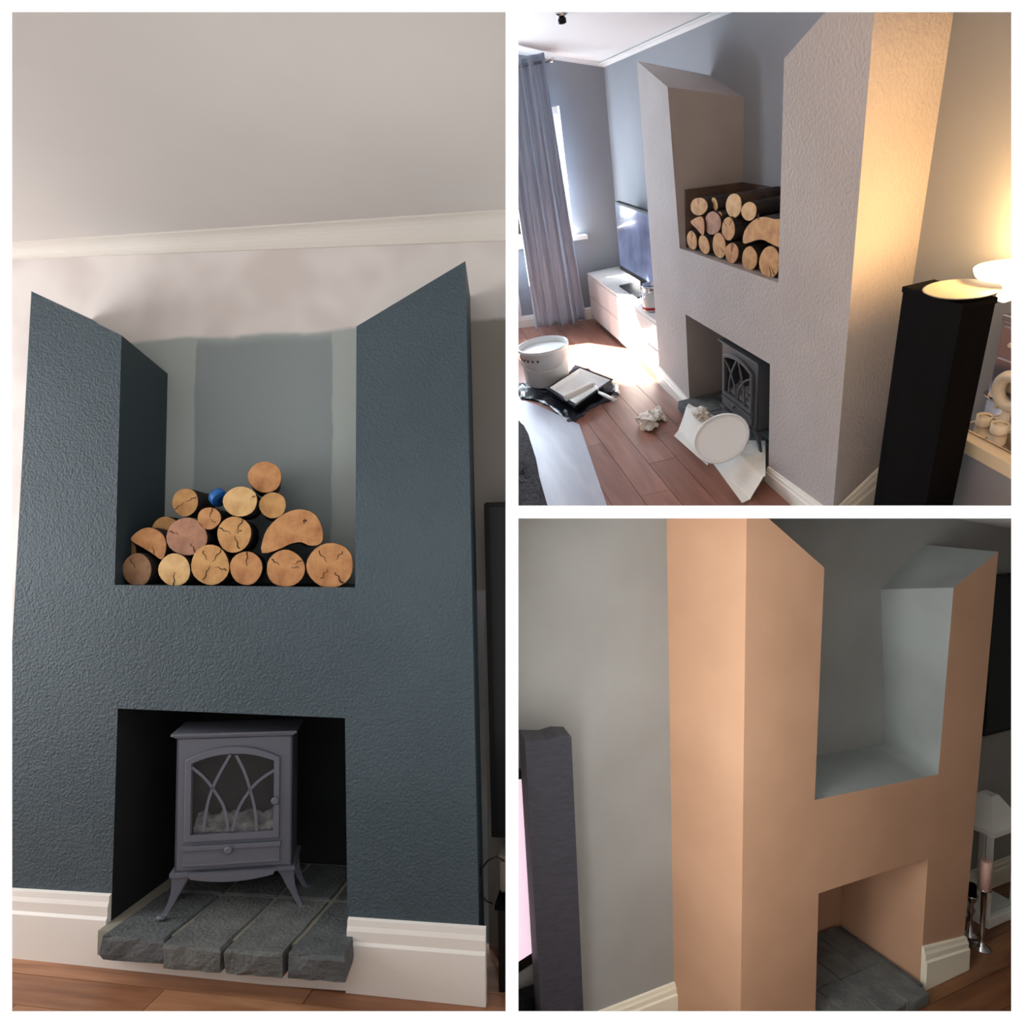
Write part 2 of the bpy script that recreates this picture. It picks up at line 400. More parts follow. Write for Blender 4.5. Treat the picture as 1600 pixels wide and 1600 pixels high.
def stove(room, loc, k, m_body, label, tilt=0.0, yaw=0.0):
    """electric stove; local metres scaled by k = (x, y, z), front faces -y"""
    o = thing('stove', room, loc, label, 'stove')
    kx, ky, kz = k; lx, ly, lz = loc
    def S(mb):
        cy, sy_ = math.cos(yaw), math.sin(yaw)
        mb.v = [Vector((lx + p.x * kx * cy - p.y * ky * sy_, ly + p.x * kx * sy_ + p.y * ky * cy, lz + p.z * kz + tilt * p.x)) for p in mb.v]; return mb
    B, D = M_[m_body], M_['stove_inside']
    # body shell with a window
    b = MB(); x, y0, y1, z0, z1 = .168, 0, .2, .14, .557
    b.box(-x, -x + .006, y0, y1, z0, z1).box(x - .006, x, y0, y1, z0, z1).box(-x, x, y1 - .006, y1, z0, z1).box(-x, x, y0, y1, z0, z0 + .006)
    b.box(-x, x, y0, y1, z1 - .006, z1)
    b.box(-x, -.122, y0, y0 + .006, z0, z1).box(.114, x, y0, y0 + .006, z0, z1).box(-.122, .114, y0, y0 + .006, z0, .252).box(-.122, .114, y0, y0 + .006, .5, z1)
    S(b).build('stove_body', B, o)
    MB_in = MB(); MB_in.box(-.15, .15, .1, .104, .15, .54)
    S(MB_in).build('fire_back', D, o)
    t = MB(); t.box(-.183, .183, -.018, .212, .562, .572); t.box(-.174, .174, -.009, .206, .556, .563)
    S(t).build('top_plate', B, o, bevel=.002)
    # arched door frame
    def arch(w0, w1, zb, zs, zc, n=12):
        pts = [(w0, zb), (w1, zb)]
        for q in range(n + 1):
            u = q / n; xx = w1 + (w0 - w1) * u; pts.append((xx, zs + (zc - zs) * (1 - (2 * u - 1) ** 2)))
        return pts
    outer = arch(-.141, .133, .234, .488, .527); inner = arch(-.123, .116, .256, .478, .505)
    d = MB(); n = len(outer)
    for A, C in ((0, 0),):
        ya, yb = -.016, -.001
        ro = [[Vector((p[0], yb, p[1])) for p in outer], [Vector((p[0], ya + .003, p[1])) for p in outer],
              [Vector((p[0] * .985, ya, p[1] + (.371 - p[1]) * .012)) for p in outer], [Vector((p[0], ya, p[1])) for p in inner], [Vector((p[0], yb, p[1])) for p in inner]]
        d.rings(ro, False, False, False)
    door = S(d).build('door', B, o)
    q = MB(); q.face([(p[0], -.004, p[1]) for p in inner]); S(q).build('glass_pane', M_['glass'], door)
    # curved tracery
    def z_(p): return ((p[0] - 555) * .000432, -.005, .14 + (1150 - p[1]) * .000432)
    for pts in ([(525, 315), (460, 440), (410, 555), (375, 690), (355, 862)], [(565, 320), (620, 440), (660, 570), (695, 720), (710, 880)],
                [(270, 395), (350, 470), (415, 560), (490, 700), (520, 868)], [(825, 440), (735, 500), (660, 580), (585, 710), (545, 872)]):
        path = []
        for i in range(len(pts) - 1):
            for s in range(4):
                u = s / 4; p0, p1, p2, p3 = pts[max(i - 1, 0)], pts[i], pts[i + 1], pts[min(i + 2, len(pts) - 1)]
                path.append(z_(tuple(.5 * (2 * p1[q] + (-p0[q] + p2[q]) * u + (2 * p0[q] - 5 * p1[q] + 4 * p2[q] - p3[q]) * u * u + (-p0[q] + 3 * p1[q] - 3 * p2[q] + p3[q]) * u ** 3) for q in (0, 1))))
        path.append(z_(pts[-1]))
        S(MB().bar(path, .0085, .008, (0, -1, 0))).build('tracery_bar', B, door)
    h = MB(); h.lathe((.122, -.016, .354), [(.004, 0), (.004, .008), (.011, .01), (.013, .016), (.008, .022)], 14, (0, -1, 0)); S(h).build('handle', B, door)
    # ember bed
    e = MB()
    e.grid(lambda a, c: (-.12 + .235 * a, .02 + .07 * c, .252 + .045 + .012 * noise.noise((a * 14, c * 5, 1)) + .014 * math.sin(a * 21) * .4 - .03 * (1 - c)), 40, 8)
    e.grid(lambda a, c: (-.12 + .235 * a, .018 + .006 * noise.noise((a * 17, c * 7, 4)), .245 + .028 * c + (c * (.008 * noise.noise((a * 14, 0, 1)) + .005 * math.sin(a * 21)))), 40, 6)
    S(e).build('ember_bed', M_['ember'], o)
    # drawer with lip and knob
    w = MB(); w.box(-.145, .134, -.01, 0, .158, .21); w.box(-.148, .138, -.02, 0, .208, .222); w.box(-.145, .134, -.013, -.008, .158, .165)
    dr = S(w).build('drawer', B, o, bevel=.0015)
    kn = MB(); kn.lathe((-.012, -.01, .208), [(.004, 0), (.004, .014), (.012, .016), (.013, .022), (.008, .028)], 14, (0, -1, 0)); S(kn).build('knob', B, dr)
    ap = MB(); N = 14
    top = [(-.125 + .25 * i / N, -.03, .14) for i in range(N + 1)]; bot = [(-.118 + .236 * i / N, -.03, .125 - .014 * (1 - (2 * i / N - 1) ** 2)) for i in range(N + 1)][::-1]
    ap.ext(top + bot, (0, .04, 0)); ap.box(-.18, .18, -.012, .205, .128, .14)
    S(ap).build('base_apron', B, o)
    for sx in (-1, 1):
        for yy in (.015, .185):
            path = [(sx * .15, yy, .13), (sx * .158, yy, .105), (sx * .166, yy, .075), (sx * .178, yy, .045), (sx * .193, yy - .004, .014), (sx * .203, yy - .008, .006)]
            g = MB(); ww = [.05, .036, .026, .019, .015, .02]; rs = []
            for p, wd in zip(path, ww):
                p = Vector(p); rs.append([p + Vector((-wd / 2, -wd * .32, 0)), p + Vector((wd / 2, -wd * .32, 0)), p + Vector((wd / 2, wd * .32, 0)), p + Vector((-wd / 2, wd * .32, 0))])
            g.rings(rs, False); g.lathe((sx * .203, yy - .01, 0), [(.014, 0), (.015, .006), (.01, .012)], 10)
            S(g).build('leg', B, o)
    return o

def brick(parent, quad_top, z_drop, m, jag=0.004, seed=0):
    """rounded paver from its top outline"""
    rnd = random.Random(seed); top = [Vector(p) for p in quad_top]; c = sum(top, Vector()) / 4
    def ring(k, dz, jj): 
        out = []
        for i in range(4):
            a, b = top[i], top[(i + 1) % 4]
            for s in range(5):
                p = a.lerp(b, s / 5); p = c + (p - c) * k
                out.append(p + Vector((rnd.uniform(-jj, jj), rnd.uniform(-jj, jj), dz)))
        return out
    return MB().rings([ring(.97, -z_drop, jag * .6), ring(1.0, -z_drop * .75, jag), ring(1.0, -z_drop * .14, jag), ring(.965, 0, jag * .5)], False).build('brick', m, parent)

# ================================================================== ROOM 1: the teal room (left)
V = {'LO': T.f(49, 455), 'LI': T.f(190, 524), 'NL': T.f(179, 914), 'NR': T.f(555, 918), 'RI': T.f(557, 510), 'RO': T.f(727, 408),
     'FL': T.f(184, 1107), 'FR': T.f(539, 1122)}
zfT = lambda x: 0.0245 - 0.025 * x
V['LB'] = T.at(20, 985, 1, -T.D); V['LB'] = V['LO'].lerp(V['LB'], (V['LO'].z - zfT(0)) / (V['LO'].z - V['LB'].z))
q = T.f(748, 1446); V['RB'] = V['RO'].lerp(q, (V['RO'].z - zfT(1.4)) / (V['RO'].z - q.z))
q = T.f(175, 1396); V['FLb'] = V['FL'].lerp(q, (V['FL'].z - zfT(.33)) / (V['FL'].z - q.z))
q = T.f(543, 1432); V['FRb'] = V['FR'].lerp(q, (V['FR'].z - zfT(1.03)) / (V['FR'].z - q.z))
back = {'LI': T.b(262, 584), 'NL': Vector((T.b(262, 584).x, 0, V['NL'].z)), 'RO': Vector((T.b(734, 418).x, 0, V['RO'].z)), 'RB': Vector((T.b(757, 1400).x, 0, V['RB'].z))}
breast(T, V, back, M_['teal'], M_['teal_smooth'], M_['soot'], 'tall dark teal chimney breast with textured face, log niche and stove opening', (), 0.16)

def teal_wall_mat():
    m = bpy.data.materials.new('patchy_wall'); m.use_nodes = True; nt = m.node_tree; n = nt.nodes; b = n['Principled BSDF']; b.inputs['Roughness'].default_value = 0.85
    tc = n.new('ShaderNodeTexCoord'); sp = n.new('ShaderNodeSeparateXYZ'); nt.links.new(tc.outputs['Object'], sp.inputs[0])
    nz = n.new('ShaderNodeTexNoise'); nz.inputs['Scale'].default_value = 5; nz.inputs['Detail'].default_value = 4; nt.links.new(tc.outputs['Object'], nz.inputs[0])
    def math_(op, a, bb, cc=None):
        x = n.new('ShaderNodeMath'); x.operation = op
        for i, k in enumerate((a, bb, cc)):
            if k is None: continue
            if isinstance(k, (int, float)): x.inputs[i].default_value = k
            else: nt.links.new(k, x.inputs[i])
        return x.outputs[0]
    def step(val, lo, hi):
        r = n.new('ShaderNodeMapRange'); r.interpolation_type = 'SMOOTHSTEP'; nt.links.new(val, r.inputs[0]); r.inputs[1].default_value = lo; r.inputs[2].default_value = hi; return r.outputs[0]
    wob = math_('MULTIPLY', math_('SUBTRACT', nz.outputs[0], .5), .10)
    z = math_('ADD', sp.outputs[2], math_('MULTIPLY', wob, .5)); x = math_('ADD', sp.outputs[0], math_('MULTIPLY', wob, .35))
    below = step(z, 1.905, 1.885)                      # grey paint stops below the band of bare plaster
    inside = math_('MULTIPLY', step(x, .10, .13), below)
    centre = math_('MULTIPLY', math_('MULTIPLY', step(x, .395, .405), step(x, .885, .875)), step(z, 1.905, 1.86))
    def mix(f, a, c):
        k = n.new('ShaderNodeMix'); k.data_type = 'RGBA'; nt.links.new(f, k.inputs[0])
        for i, q in ((6, a), (7, c)):
            if isinstance(q, tuple): k.inputs[i].default_value = (*L(q), 1)
            else: nt.links.new(q, k.inputs[i])
        return k.outputs[2]
    n2 = n.new('ShaderNodeTexNoise'); n2.inputs['Scale'].default_value = 3.2; n2.inputs['Detail'].default_value = 2; nt.links.new(tc.outputs['Object'], n2.inputs[0])
    bare = mix(step(n2.outputs[0], .40, .62), (238, 231, 226), (222, 213, 208))
    paint = mix(step(x, 1.2, 1.25), mix(centre, (172, 180, 176), (142, 152, 152)), (168, 160, 150))
    nt.links.new(mix(inside, bare, paint), b.inputs['Base Color'])
    return m
W = MB(); nz_ = min(V['NL'].z, V['NR'].z) - .02
W.face([(-1.35, 0, nz_), (2.2, 0, nz_), (2.2, 0, 2.5), (-1.35, 0, 2.5)]); W.face([(-1.35, 0, -.1), (V['LB'].x, 0, -.1), (V['LB'].x, 0, nz_), (-1.35, 0, nz_)]); W.face([(V['RB'].x - .02, 0, -.1), (2.2, 0, -.1), (2.2, 0, nz_), (V['RB'].x - .02, 0, nz_)])
W.build('wall_back', teal_wall_mat(), room=T, kind='structure', clip=CT)
# ceiling and cornice
ca, cb = T.b(20, 406), T.b(790, 377)
def lx(x, a, b): return a + (b - a) * ((x - ca.x) / (cb.x - ca.x))
def zc_(x): return 2.257 - .0209 * (x + .25)
ce = MB().face([(-1.35, .02, zc_(-1.35)), (2.2, .02, zc_(2.2)), (2.2, -1.7, zc_(2.2)), (-1.35, -1.7, zc_(-1.35))]); ce.build('ceiling', M_['ceiling_grey'], room=T, kind='structure', clip=CT)
rs = []
for x in (-1.35, ca.x, cb.x, 2.2):
    z0 = lx(x, ca.z, cb.z); yo = -.06; zc = zc_(x); pr = [(0.0, z0), (-.008, z0)]
    for k in range(7):
        t = k / 6 * math.pi / 2; pr.append((-.008 + (yo + .018) * (1 - math.cos(t)), z0 + .006 + (zc - .012 - z0) * math.sin(t)))
    pr += [(yo, zc - .006), (yo, zc), (0, zc)]; rs.append([(x, a, b) for a, b in pr])
MB().rings(rs, False).build('trim_1', M_['cornice'], room=T, kind='structure', clip=CT)
MB().face([(-1.34, .02, -.1), (-1.34, -.02, -.1), (-1.34, -.02, 2.5), (-1.34, .02, 2.5)]).face([(-1.36, -.02, -.1), (-1.36, -1.7, -.1), (-1.36, -1.7, .85), (-1.36, -.02, .85)]).face([(-1.36, -.02, 2.15), (-1.36, -1.7, 2.15), (-1.36, -1.7, 2.4), (-1.36, -.02, 2.4)]).build('wall_left', M_['ceiling_white'], room=T, kind='structure', clip=CT)
planks(T, -1.3, 1.9, -1.0, 0.02, .115, .95, [M_['plank_oak'], M_['plank_oak2'], M_['plank_oak3']], CT, zfT, 3)
# skirting across the whole front, running on below the hearth
y0 = -T.D
def sk(u): return T.at(u, 1400, 1, -T.D).x
hl = T.f(20, 1387).z; hm = T.f(174, 1396).z; hr = T.f(543, 1432).z; he = T.f(748, 1446).z
skirting(T, (V['LB'].x, y0, zfT(0)), (V['FLb'].x, y0, zfT(.33)), (hl - zfT(0), hm - zfT(.33)), (0, -1, 0), M_['skirting'], 'baseboard_left')
skirting(T, (V['FRb'].x, y0, zfT(1.03)), (V['RB'].x + .018, y0, zfT(1.4)), (hr - zfT(1.03), he - zfT(1.4)), (0, -1, 0), M_['skirting'], 'baseboard_right')
MB().box(V['FLb'].x, V['FRb'].x, y0 - .02, y0 + .02, zfT(.33) - .012, .075).build('baseboard_hearth', M_['skirting'], room=T, kind='structure')
# hearth of pavers
hz = 0.14
hearth = thing('hearth', T, (.7, -.2, .075), 'hearth of four large rough grey stone pavers under the stove in the teal chimney breast', 'hearth')
MB().box(V['FLb'].x + .003, V['FRb'].x - .003, -.3, .155, .07, .134).build('mortar_bed', M_['mortar'], hearth)
fr = [(162, 1457), (250, 1476), (347, 1483), (444, 1491), (543, 1496)]
xs = [T.at(u, v, 2, hz).x for u, v in fr]; ys = [T.at(u, v, 2, hz).y for u, v in fr]
for i in range(4):
    xa, xb = xs[i] + .006, xs[i + 1] - .006; ya = (ys[i] + ys[i + 1]) / 2
    back_x = lambda x: x + .012
    xa2 = max(back_x(xa), V['FLb'].x + .01); xb2 = min(back_x(xb), V['FRb'].x - .006)
    brick(hearth, [(xa, ya, hz), (xb, ya, hz), (xb2, -.085, hz), (xa2, -.085, hz)], .062, M_['brick_pale' if i in (1, 2) else 'brick_dark'], .004, i)
    brick(hearth, [(xa2, -.075, hz), (xb2, -.075, hz), (xb2, .14, hz), (xa2, .14, hz)], .06, M_['brick_dark'], .003, i + 9)
# stove
pl_, pr_ = T.at(280, 1145, 1, -.17), T.at(455, 1150, 1, -.17)
bl_ = T.at(276, 1352, 1, -.17)
kx = (pr_.x - pl_.x) / .336; kz = (pl_.z - bl_.z) / .417
stove(T, ((pl_.x + pr_.x) / 2 + .012, -.185, hz - .002), (kx * .90, .68, (pl_.z - hz) / .557), 'stove_grey', 'grey electric stove with arched tracery door inside the dark teal chimney breast', tilt=-0.03, yaw=.33)

# logs of the teal room (outlines seen in the photo, laid on the niche floor)
z2 = lambda x, y: (150 + x * .26875, 680 + y * .26875)
def place_logs(room, conv, rows, group, length, tiltf=lambda x: 0.0):
    for i, (lab, wood, dy, sh, cr, bark) in enumerate(rows):
        if sh[0] == 'e':
            pts = ellipse(*[a for a in sh[1:]], wob=.035, seed=i)
        elif sh[0] == 's': pts = smooth_outline(sh[1], 30)
        out = [room.at(*conv(*p), 1, -room.D + dy) for p in pts][::-1]
        cx = sum(p.x for p in out) / len(out); firelog(room, out, length(dy), wood, lab, group, cr, bark, tilt=(tiltf(cx), 0))
TL = [
 ('dim brown log at the far left of the bottom row in the teal niche', 'brown', .035, ('e', 238, 782, 85, 95), [(2.2, .1, .8, .02)], 'bark_dark'),
 ('pale log with one split, second in the bottom row in the teal niche', 'pale', .02, ('e', 455, 783, 92, 97), [(-1.57, .15, .98, .03)], 'bark_dark'),
 ('large log with a dark knot, third in the bottom row in the teal niche', 'gold', .02, ('e', 663, 755, 112, 118), [(-2.0, .05, .8, .02), (.9, .2, .95, .02), (-.3, .3, .9, .02), (2.1, .3, .8, .015)], 'bark_dark'),
 ('orange log with an upright crack, fourth in the bottom row in the teal niche', 'orange', .02, ('e', 873, 773, 93, 100), [(1.5, .15, .95, .03)], 'bark_dark'),
 ('log with radial splits, fifth in the bottom row in the teal niche', 'orange', .015, ('e', 1103, 775, 110, 110), [(2.6, .4, .9, .025), (.45, .45, .95, .02), (0.1, .3, .7, .015)], 'bark'),
 ('biggest round log at the right end of the bottom row in the teal niche', 'orange', .012, ('e', 1362, 757, 138, 130), [(-.95, .35, .95, .035), (2.3, .2, .8, .015), (.8, .3, .8, .015), (-2.2, .2, .7, .015)], 'bark'),
 ('half round split log at the left of the second row in the teal niche', 'orange', .045, ('s', [(200, 605), (255, 550), (320, 538), (385, 575), (408, 640), (385, 722), (330, 690), (265, 650)]), [(-1.2, .3, .8, .02)], 'bark_dark'),
 ('log end half hidden behind the pinkish log in the teal niche', 'gold', .10, ('e', 405, 545, 80, 72), [], 'bark_dark'),
 ('pinkish brown log in the second row in the teal niche', 'pink', .03, ('e', 527, 590, 118, 112), [(2.85, .45, .95, .02), (-1.0, .4, .98, .02)], 'bark_dark'),
 ('smallest round log below the blue object in the teal niche', 'orange', .03, ('e', 657, 483, 68, 65), [(1.2, .1, .9, .025), (-.6, .1, .7, .02)], 'bark_dark'),
 ('golden log with forked cracks in the middle of the teal niche pile', 'gold', .025, ('e', 803, 577, 100, 105), [(1.0, .2, .95, .025), (2.75, .2, .95, .025), (-1.2, .1, .85, .03), (.5, .1, .5, .02)], 'bark'),
 ('dull log high on the left beside the blue object in the teal niche', 'gold', .09, ('e', 518, 390, 75, 82), [(.4, .05, .9, .025), (-2.6, .1, .9, .02)], 'bark_dark'),
 ('bright oval log next to the blue object in the teal niche', 'pale', .02, ('e', 838, 385, 100, 88), [(.3, .75, .98, .02)], 'bark'),
 ('small smooth log on the right below the topmost log in the teal niche', 'gold', .035, ('e', 1027, 407, 78, 77), [], 'bark_dark'),
 ('topmost log of the teal niche pile', 'orange', .04, ('e', 982, 243, 97, 92), [], 'bark'),
 ('wide split log with a rough face at the right in the teal niche', 'orange', .02, ('s', [(965, 685), (972, 600), (1010, 525), (1090, 458), (1180, 430), (1265, 452), (1312, 525), (1320, 600), (1298, 637), (1240, 642), (1195, 622), (1130, 632), (1060, 665)]), [(.9, .55, .72, .05)], 'bark_dark'),
 ('dark log in shadow above the dim brown log in the teal niche', 'brown', .075, ('e', 190, 690, 42, 75), [], 'bark_dark'),
]
place_logs(T, z2, TL, 'firewood in the teal niche', lambda dy: T.D - dy - .03, lambda x: -.5 * max(0, min(1, (x - .36) / .4)))
# blue roll half hidden in the pile
bt = thing('tape_roll', T, T.at(*z2(715, 345), 1, -.12), 'blue roll lying on the logs in the teal niche', 'tape roll')
c_ = T.at(*z2(712, 362), 1, -.12); ax = Vector((.75, -.25, -.55)).normalized()
MB().lathe(c_ + ax * -.012, [(.012, 0), (.027, 0), (.028, .004), (.028, .02), (.027, .024), (.012, .024)], 24, ax).build('tape', M_['blue'], bt)
MB().lathe(c_ + ax * -.0135, [(.009, 0), (.013, 0), (.013, .027), (.009, .027)], 20, ax).build('core', M_['blue_dark'], bt)

# television, stand and bits to the right of the breast
tv = thing('television', T, T.at(775, 1300, 1, -.1), 'black television cut by the right edge beside the teal chimney breast', 'television')
a, b, c, d = T.at(756, 785, 1, -.1), T.at(768, 1308, 1, -.1), T.at(788, 1308, 1, -.1), T.at(788, 785, 1, -.1)
o1 = [(a.x + .006, -.1, a.z), (a.x, -.1, a.z - .006), (b.x, -.1, b.z), (d.x + .45, -.1, b.z), (d.x + .45, -.1, a.z)]
MB().ext(o1, (0, .035, 0)).build('casing', M_['black'], tv, clip=CT)
i1 = [(a.x + .016, -.101, a.z - .015), (b.x + .016, -.101, b.z + .02), (d.x + .43, -.101, b.z + .02), (d.x + .43, -.101, a.z - .015)]
MB().ext(i1, (0, .002, 0)).build('screen_panel', M_['screen'], tv, clip=CT)
MB().box(a.x + .03, a.x + .05, -.068, -.002, .7, .8).build('wall_bracket', M_['black'], tv)
u0 = T.at(748, 1418, 1, -.18); 
cb_ = thing('low_cabinet', T, (1.6, -.15, 0), 'black low cabinet at the right edge below the television', 'cabinet')
MB().box(1.44, 1.95, -.2, -.01, -.02, .20).build('carcass', M_['black'], cb_, clip=CT); MB().box(1.432, 1.955, -.205, -.005, .2, .213).build('top_board', M_['black_wood'], cb_, clip=CT)
w1 = T.at(786, 1345, 1, -.12)
bx = thing('storage_box', T, (w1.x + .03, -.1, .213), 'beige box with rounded edge on the black low cabinet', 'box')
MB().box(w1.x - .008, w1.x + .12, -.14, -.03, .213, .30).build('box_body', M_['beige'], bx, clip=CT, bevel=.008); MB().box(w1.x - .01, w1.x + .122, -.142, -.028, .30, .315).build('lid', M_['beige'], bx, clip=CT, bevel=.004)
cab = [T.at(u, v, 1, -.16) for u, v in ((788, 1345), (775, 1338), (762, 1345), (752, 1358), (748, 1378), (752, 1398), (760, 1408), (770, 1412))]
MB().tube(cab, .0025, 6).build('power_cable', M_['cable'], room=T, loc=cab[-1], label='black cable loop hanging beside the low cabinet near the teal breast', cat='cable')

# ================================================================== ROOM 2: the grey room (upper right)
def up_to(a, b, z): return a.lerp(b, (a.z - z) / (a.z - b.z))
V = {'LO': G.f(995, 95), 'LI': G.f(1043, 136), 'NL': G.f(1062, 388), 'NR': G.f(1216, 442), 'RI': G.f(1225, 92), 'FL': G.f(1071, 491), 'FR': G.f(1203, 569)}
e0, e1 = G.f(1366, 20), G.f(1302, 790)
V['LB'] = up_to(V['LO'], G.f(1030, 570), 0); V['RB'] = up_to(e0, e1, 0.0)
sl = G.f(1287, 20); dd = sl - V['RI']
k = ((e0.x - V['RI'].x) / dd.x); V['RO'] = V['RI'] + dd * k * .97; V['RO'].x = e0.lerp(e1, (e0.z - V['RO'].z) / (e0.z - e1.z)).x
V['FLb'] = up_to(V['FL'], G.f(1077, 622), 0); V['FRb'] = up_to(V['FR'], G.f(1201, 728), 0)
r0, r1 = G.b(1490, 20), G.b(1385, 715)
def rback(z): return r0.lerp(r1, (r0.z - z) / (r0.z - r1.z))
back = {'LI': G.b(1163, 152), 'NL': Vector((G.b(1160, 300).x, 0, V['NL'].z)), 'RO': rback(V['RO'].z), 'RB': rback(0.0), 'LO': Vector((V['LO'].x + .1, 0, V['LO'].z + .0)), 'LB': Vector((V['LB'].x, 0, 0))}
back['LO'] = G.b(1110, 118)
breast(G, V, back, M_['grey_plaster'], M_['grey_niche'], M_['grey_niche'], 'pale grey textured chimney breast with sloping shoulders, its right side lit warm', CG, 0.06)
# walls, ceiling
ct, cl = G.b(943, 99), G.b(969, 420)
lf = G.at(810, 512, 2, 0)
ln = (cl - ct).cross(lf - ct).normalized()             # window wall plane
if ln.x < 0: ln = -ln
def lw(y, z): return Vector((ct.x - (ln.y * (y - ct.y) + ln.z * (z - ct.z)) / ln.x, y, z))
c2_ = G.b(1120, 20); c3_ = G.on(860, 88, ct, ln)
cn = (c2_ - ct).cross(c3_ - ct).normalized()
def cz(x, y): return ct.z - (cn.x * (x - ct.x) + cn.y * (y - ct.y)) / cn.z
W = MB(); nz_ = min(V['NL'].z, V['NR'].z) - .02; xl = lw(0, 0).x
W.face([(xl - .0, 0, nz_), (3.4, 0, nz_), (3.4, 0, 2.3), (lw(0, 2.3).x, 0, 2.3)]); W.face([(xl, 0, -.02), (V['LB'].x + .02, 0, -.02), (V['LB'].x + .02, 0, nz_), (lw(0, nz_).x, 0, nz_)])
W.face([(rback(0).x - .03, 0, -.02), (3.4, 0, -.02), (3.4, 0, nz_), (rback(nz_).x - .03, 0, nz_)])
W.build('wall_back', M_['grey_wall'], room=G, kind='structure', clip=CG)
MB().face([(ct.x - 1.6, .02, cz(ct.x - 1.6, .02)), (3.4, .02, cz(3.4, .02)), (3.4, -3.4, cz(3.4, -3.4)), (ct.x - 1.6, -3.4, cz(ct.x - 1.6, -3.4))]).build('ceiling', M_['ceiling_white'], room=G, kind='structure', clip=CG)
# cornice along the chimney wall and the window wall
def cove(p0, p1, d_in, m, name, size=.05):
    rs = []
    for p in (p0, p1):
        pr = [(0, -size * .8)]
        for k in range(6):
            t = k / 5 * math.pi / 2; pr.append((.004 + size * (1 - math.cos(t)), -size * .8 + size * .78 * math.sin(t)))
        pr += [(size * 1.25, -.004), (size * 1.25, .004), (0, .004)]
        rs.append([p + Vector(d_in) * a + Vector((0, 0, b)) for a, b in pr])
    return MB().rings(rs, False).build(name, m, room=G, kind='structure', clip=CG)
cove(Vector((ct.x, 0, cz(ct.x, 0))), Vector((3.2, 0, cz(3.2, 0))), (0, -1, 0), M_['ceiling_white'], 'trim_1', .03)
yq = -1.9; pq = lw(yq, cz(ct.x, yq)); cove(ct.copy(), pq, (ln.x, 0, 0), M_['ceiling_white'], 'trim_2', .03)
# window wall with a real opening behind the curtain
wy0, wy1, wz0, wz1 = -1.75, -.335, .70, 1.62
W = MB(); Y0 = -3.4
def q4(a, b, c, d): W.face([lw(a, c), lw(b, c), lw(b, d), lw(a, d)])
q4(Y0, 0, -.02, wz0); q4(Y0, 0, wz1, 3.4); q4(Y0, wy0, wz0, wz1); q4(wy1, 0, wz0, wz1)
W.build('wall_window', M_['grey_wall'], room=G, kind='structure', clip=CG)
wn = MB(); off = Vector((-.10, 0, 0))
for (a, b, c, d) in ((wy0, wy1, wz0, wz0), (wy0, wy1, wz1, wz1)): wn.face([lw(a, c), lw(b, d), lw(b, d) + off, lw(a, c) + off])
for y in (wy0, wy1): wn.face([lw(y, wz0), lw(y, wz1), lw(y, wz1) + off, lw(y, wz0) + off])
w_ = wn.build('window_1', M_['white_gloss'], room=G, kind='structure')
fm = MB()
def fbar(ya, yb, za, zb): 
    q = [lw(ya, za) + off, lw(yb, za) + off, lw(yb, zb) + off, lw(ya, zb) + off]; fm.ext(q, (.03, 0, 0))
fbar(wy0, wy1, wz0, wz0 + .05); fbar(wy0, wy1, wz1 - .05, wz1); fbar(wy0, wy0 + .05, wz0, wz1); fbar(wy1 - .05, wy1, wz0, wz1); fbar(-1.06, -1.01, wz0, wz1)
fm.build('window_frame', M_['white_gloss'], parent=w_)
for ya, yb in ((wy0 + .05, -1.06), (-1.01, wy1 - .05)):
    MB().face([lw(ya, wz0 + .05) + off + Vector((.012, 0, 0)), lw(yb, wz0 + .05) + off + Vector((.012, 0, 0)), lw(yb, wz1 - .05) + off + Vector((.012, 0, 0)), lw(ya, wz1 - .05) + off + Vector((.012, 0, 0))]).build('pane', M_['glass'], parent=w_)
sb = MB(); q = [lw(wy0 - .06, wz0) + off, lw(wy1 + .09, wz0) + off, lw(wy1 + .09, wz0) + Vector((.07, 0, 0)), lw(wy0 - .06, wz0) + Vector((.07, 0, 0))]
sb.ext(q, (0, 0, -.035)).build('window_sill', M_['white_gloss'], parent=w_, bevel=.004)
skirting(G, lw(-2.4, 0), lw(-.0, 0), (.1, .1), (1, 0, 0), M_['skirting'], 'baseboard_window')
# radiator under the window
rd = thing('radiator', G, lw(-1.0, .06), 'white panel radiator under the window behind the curtain', 'radiator')
MB().ext([lw(-1.5, .12) + Vector((.03, 0, 0)), lw(-.85, .12) + Vector((.03, 0, 0)), lw(-.85, .6) + Vector((.03, 0, 0)), lw(-1.5, .6) + Vector((.03, 0, 0))], (.05, 0, 0)).build('panel', M_['radiator'], rd, bevel=.006)
for i in range(13):
    y = -1.47 + i * .05; MB().ext([lw(y, .16) + Vector((.08, 0, 0)), lw(y + .02, .16) + Vector((.08, 0, 0)), lw(y + .02, .56) + Vector((.08, 0, 0)), lw(y, .56) + Vector((.08, 0, 0))], (.008, 0, 0)).build('rib', M_['radiator'], rd)
for y in (-1.4, -.95): MB().ext([lw(y, .0), lw(y + .02, .0), lw(y + .02, .3), lw(y, .3)], (.032, 0, 0)).build('bracket', M_['radiator'], rd)
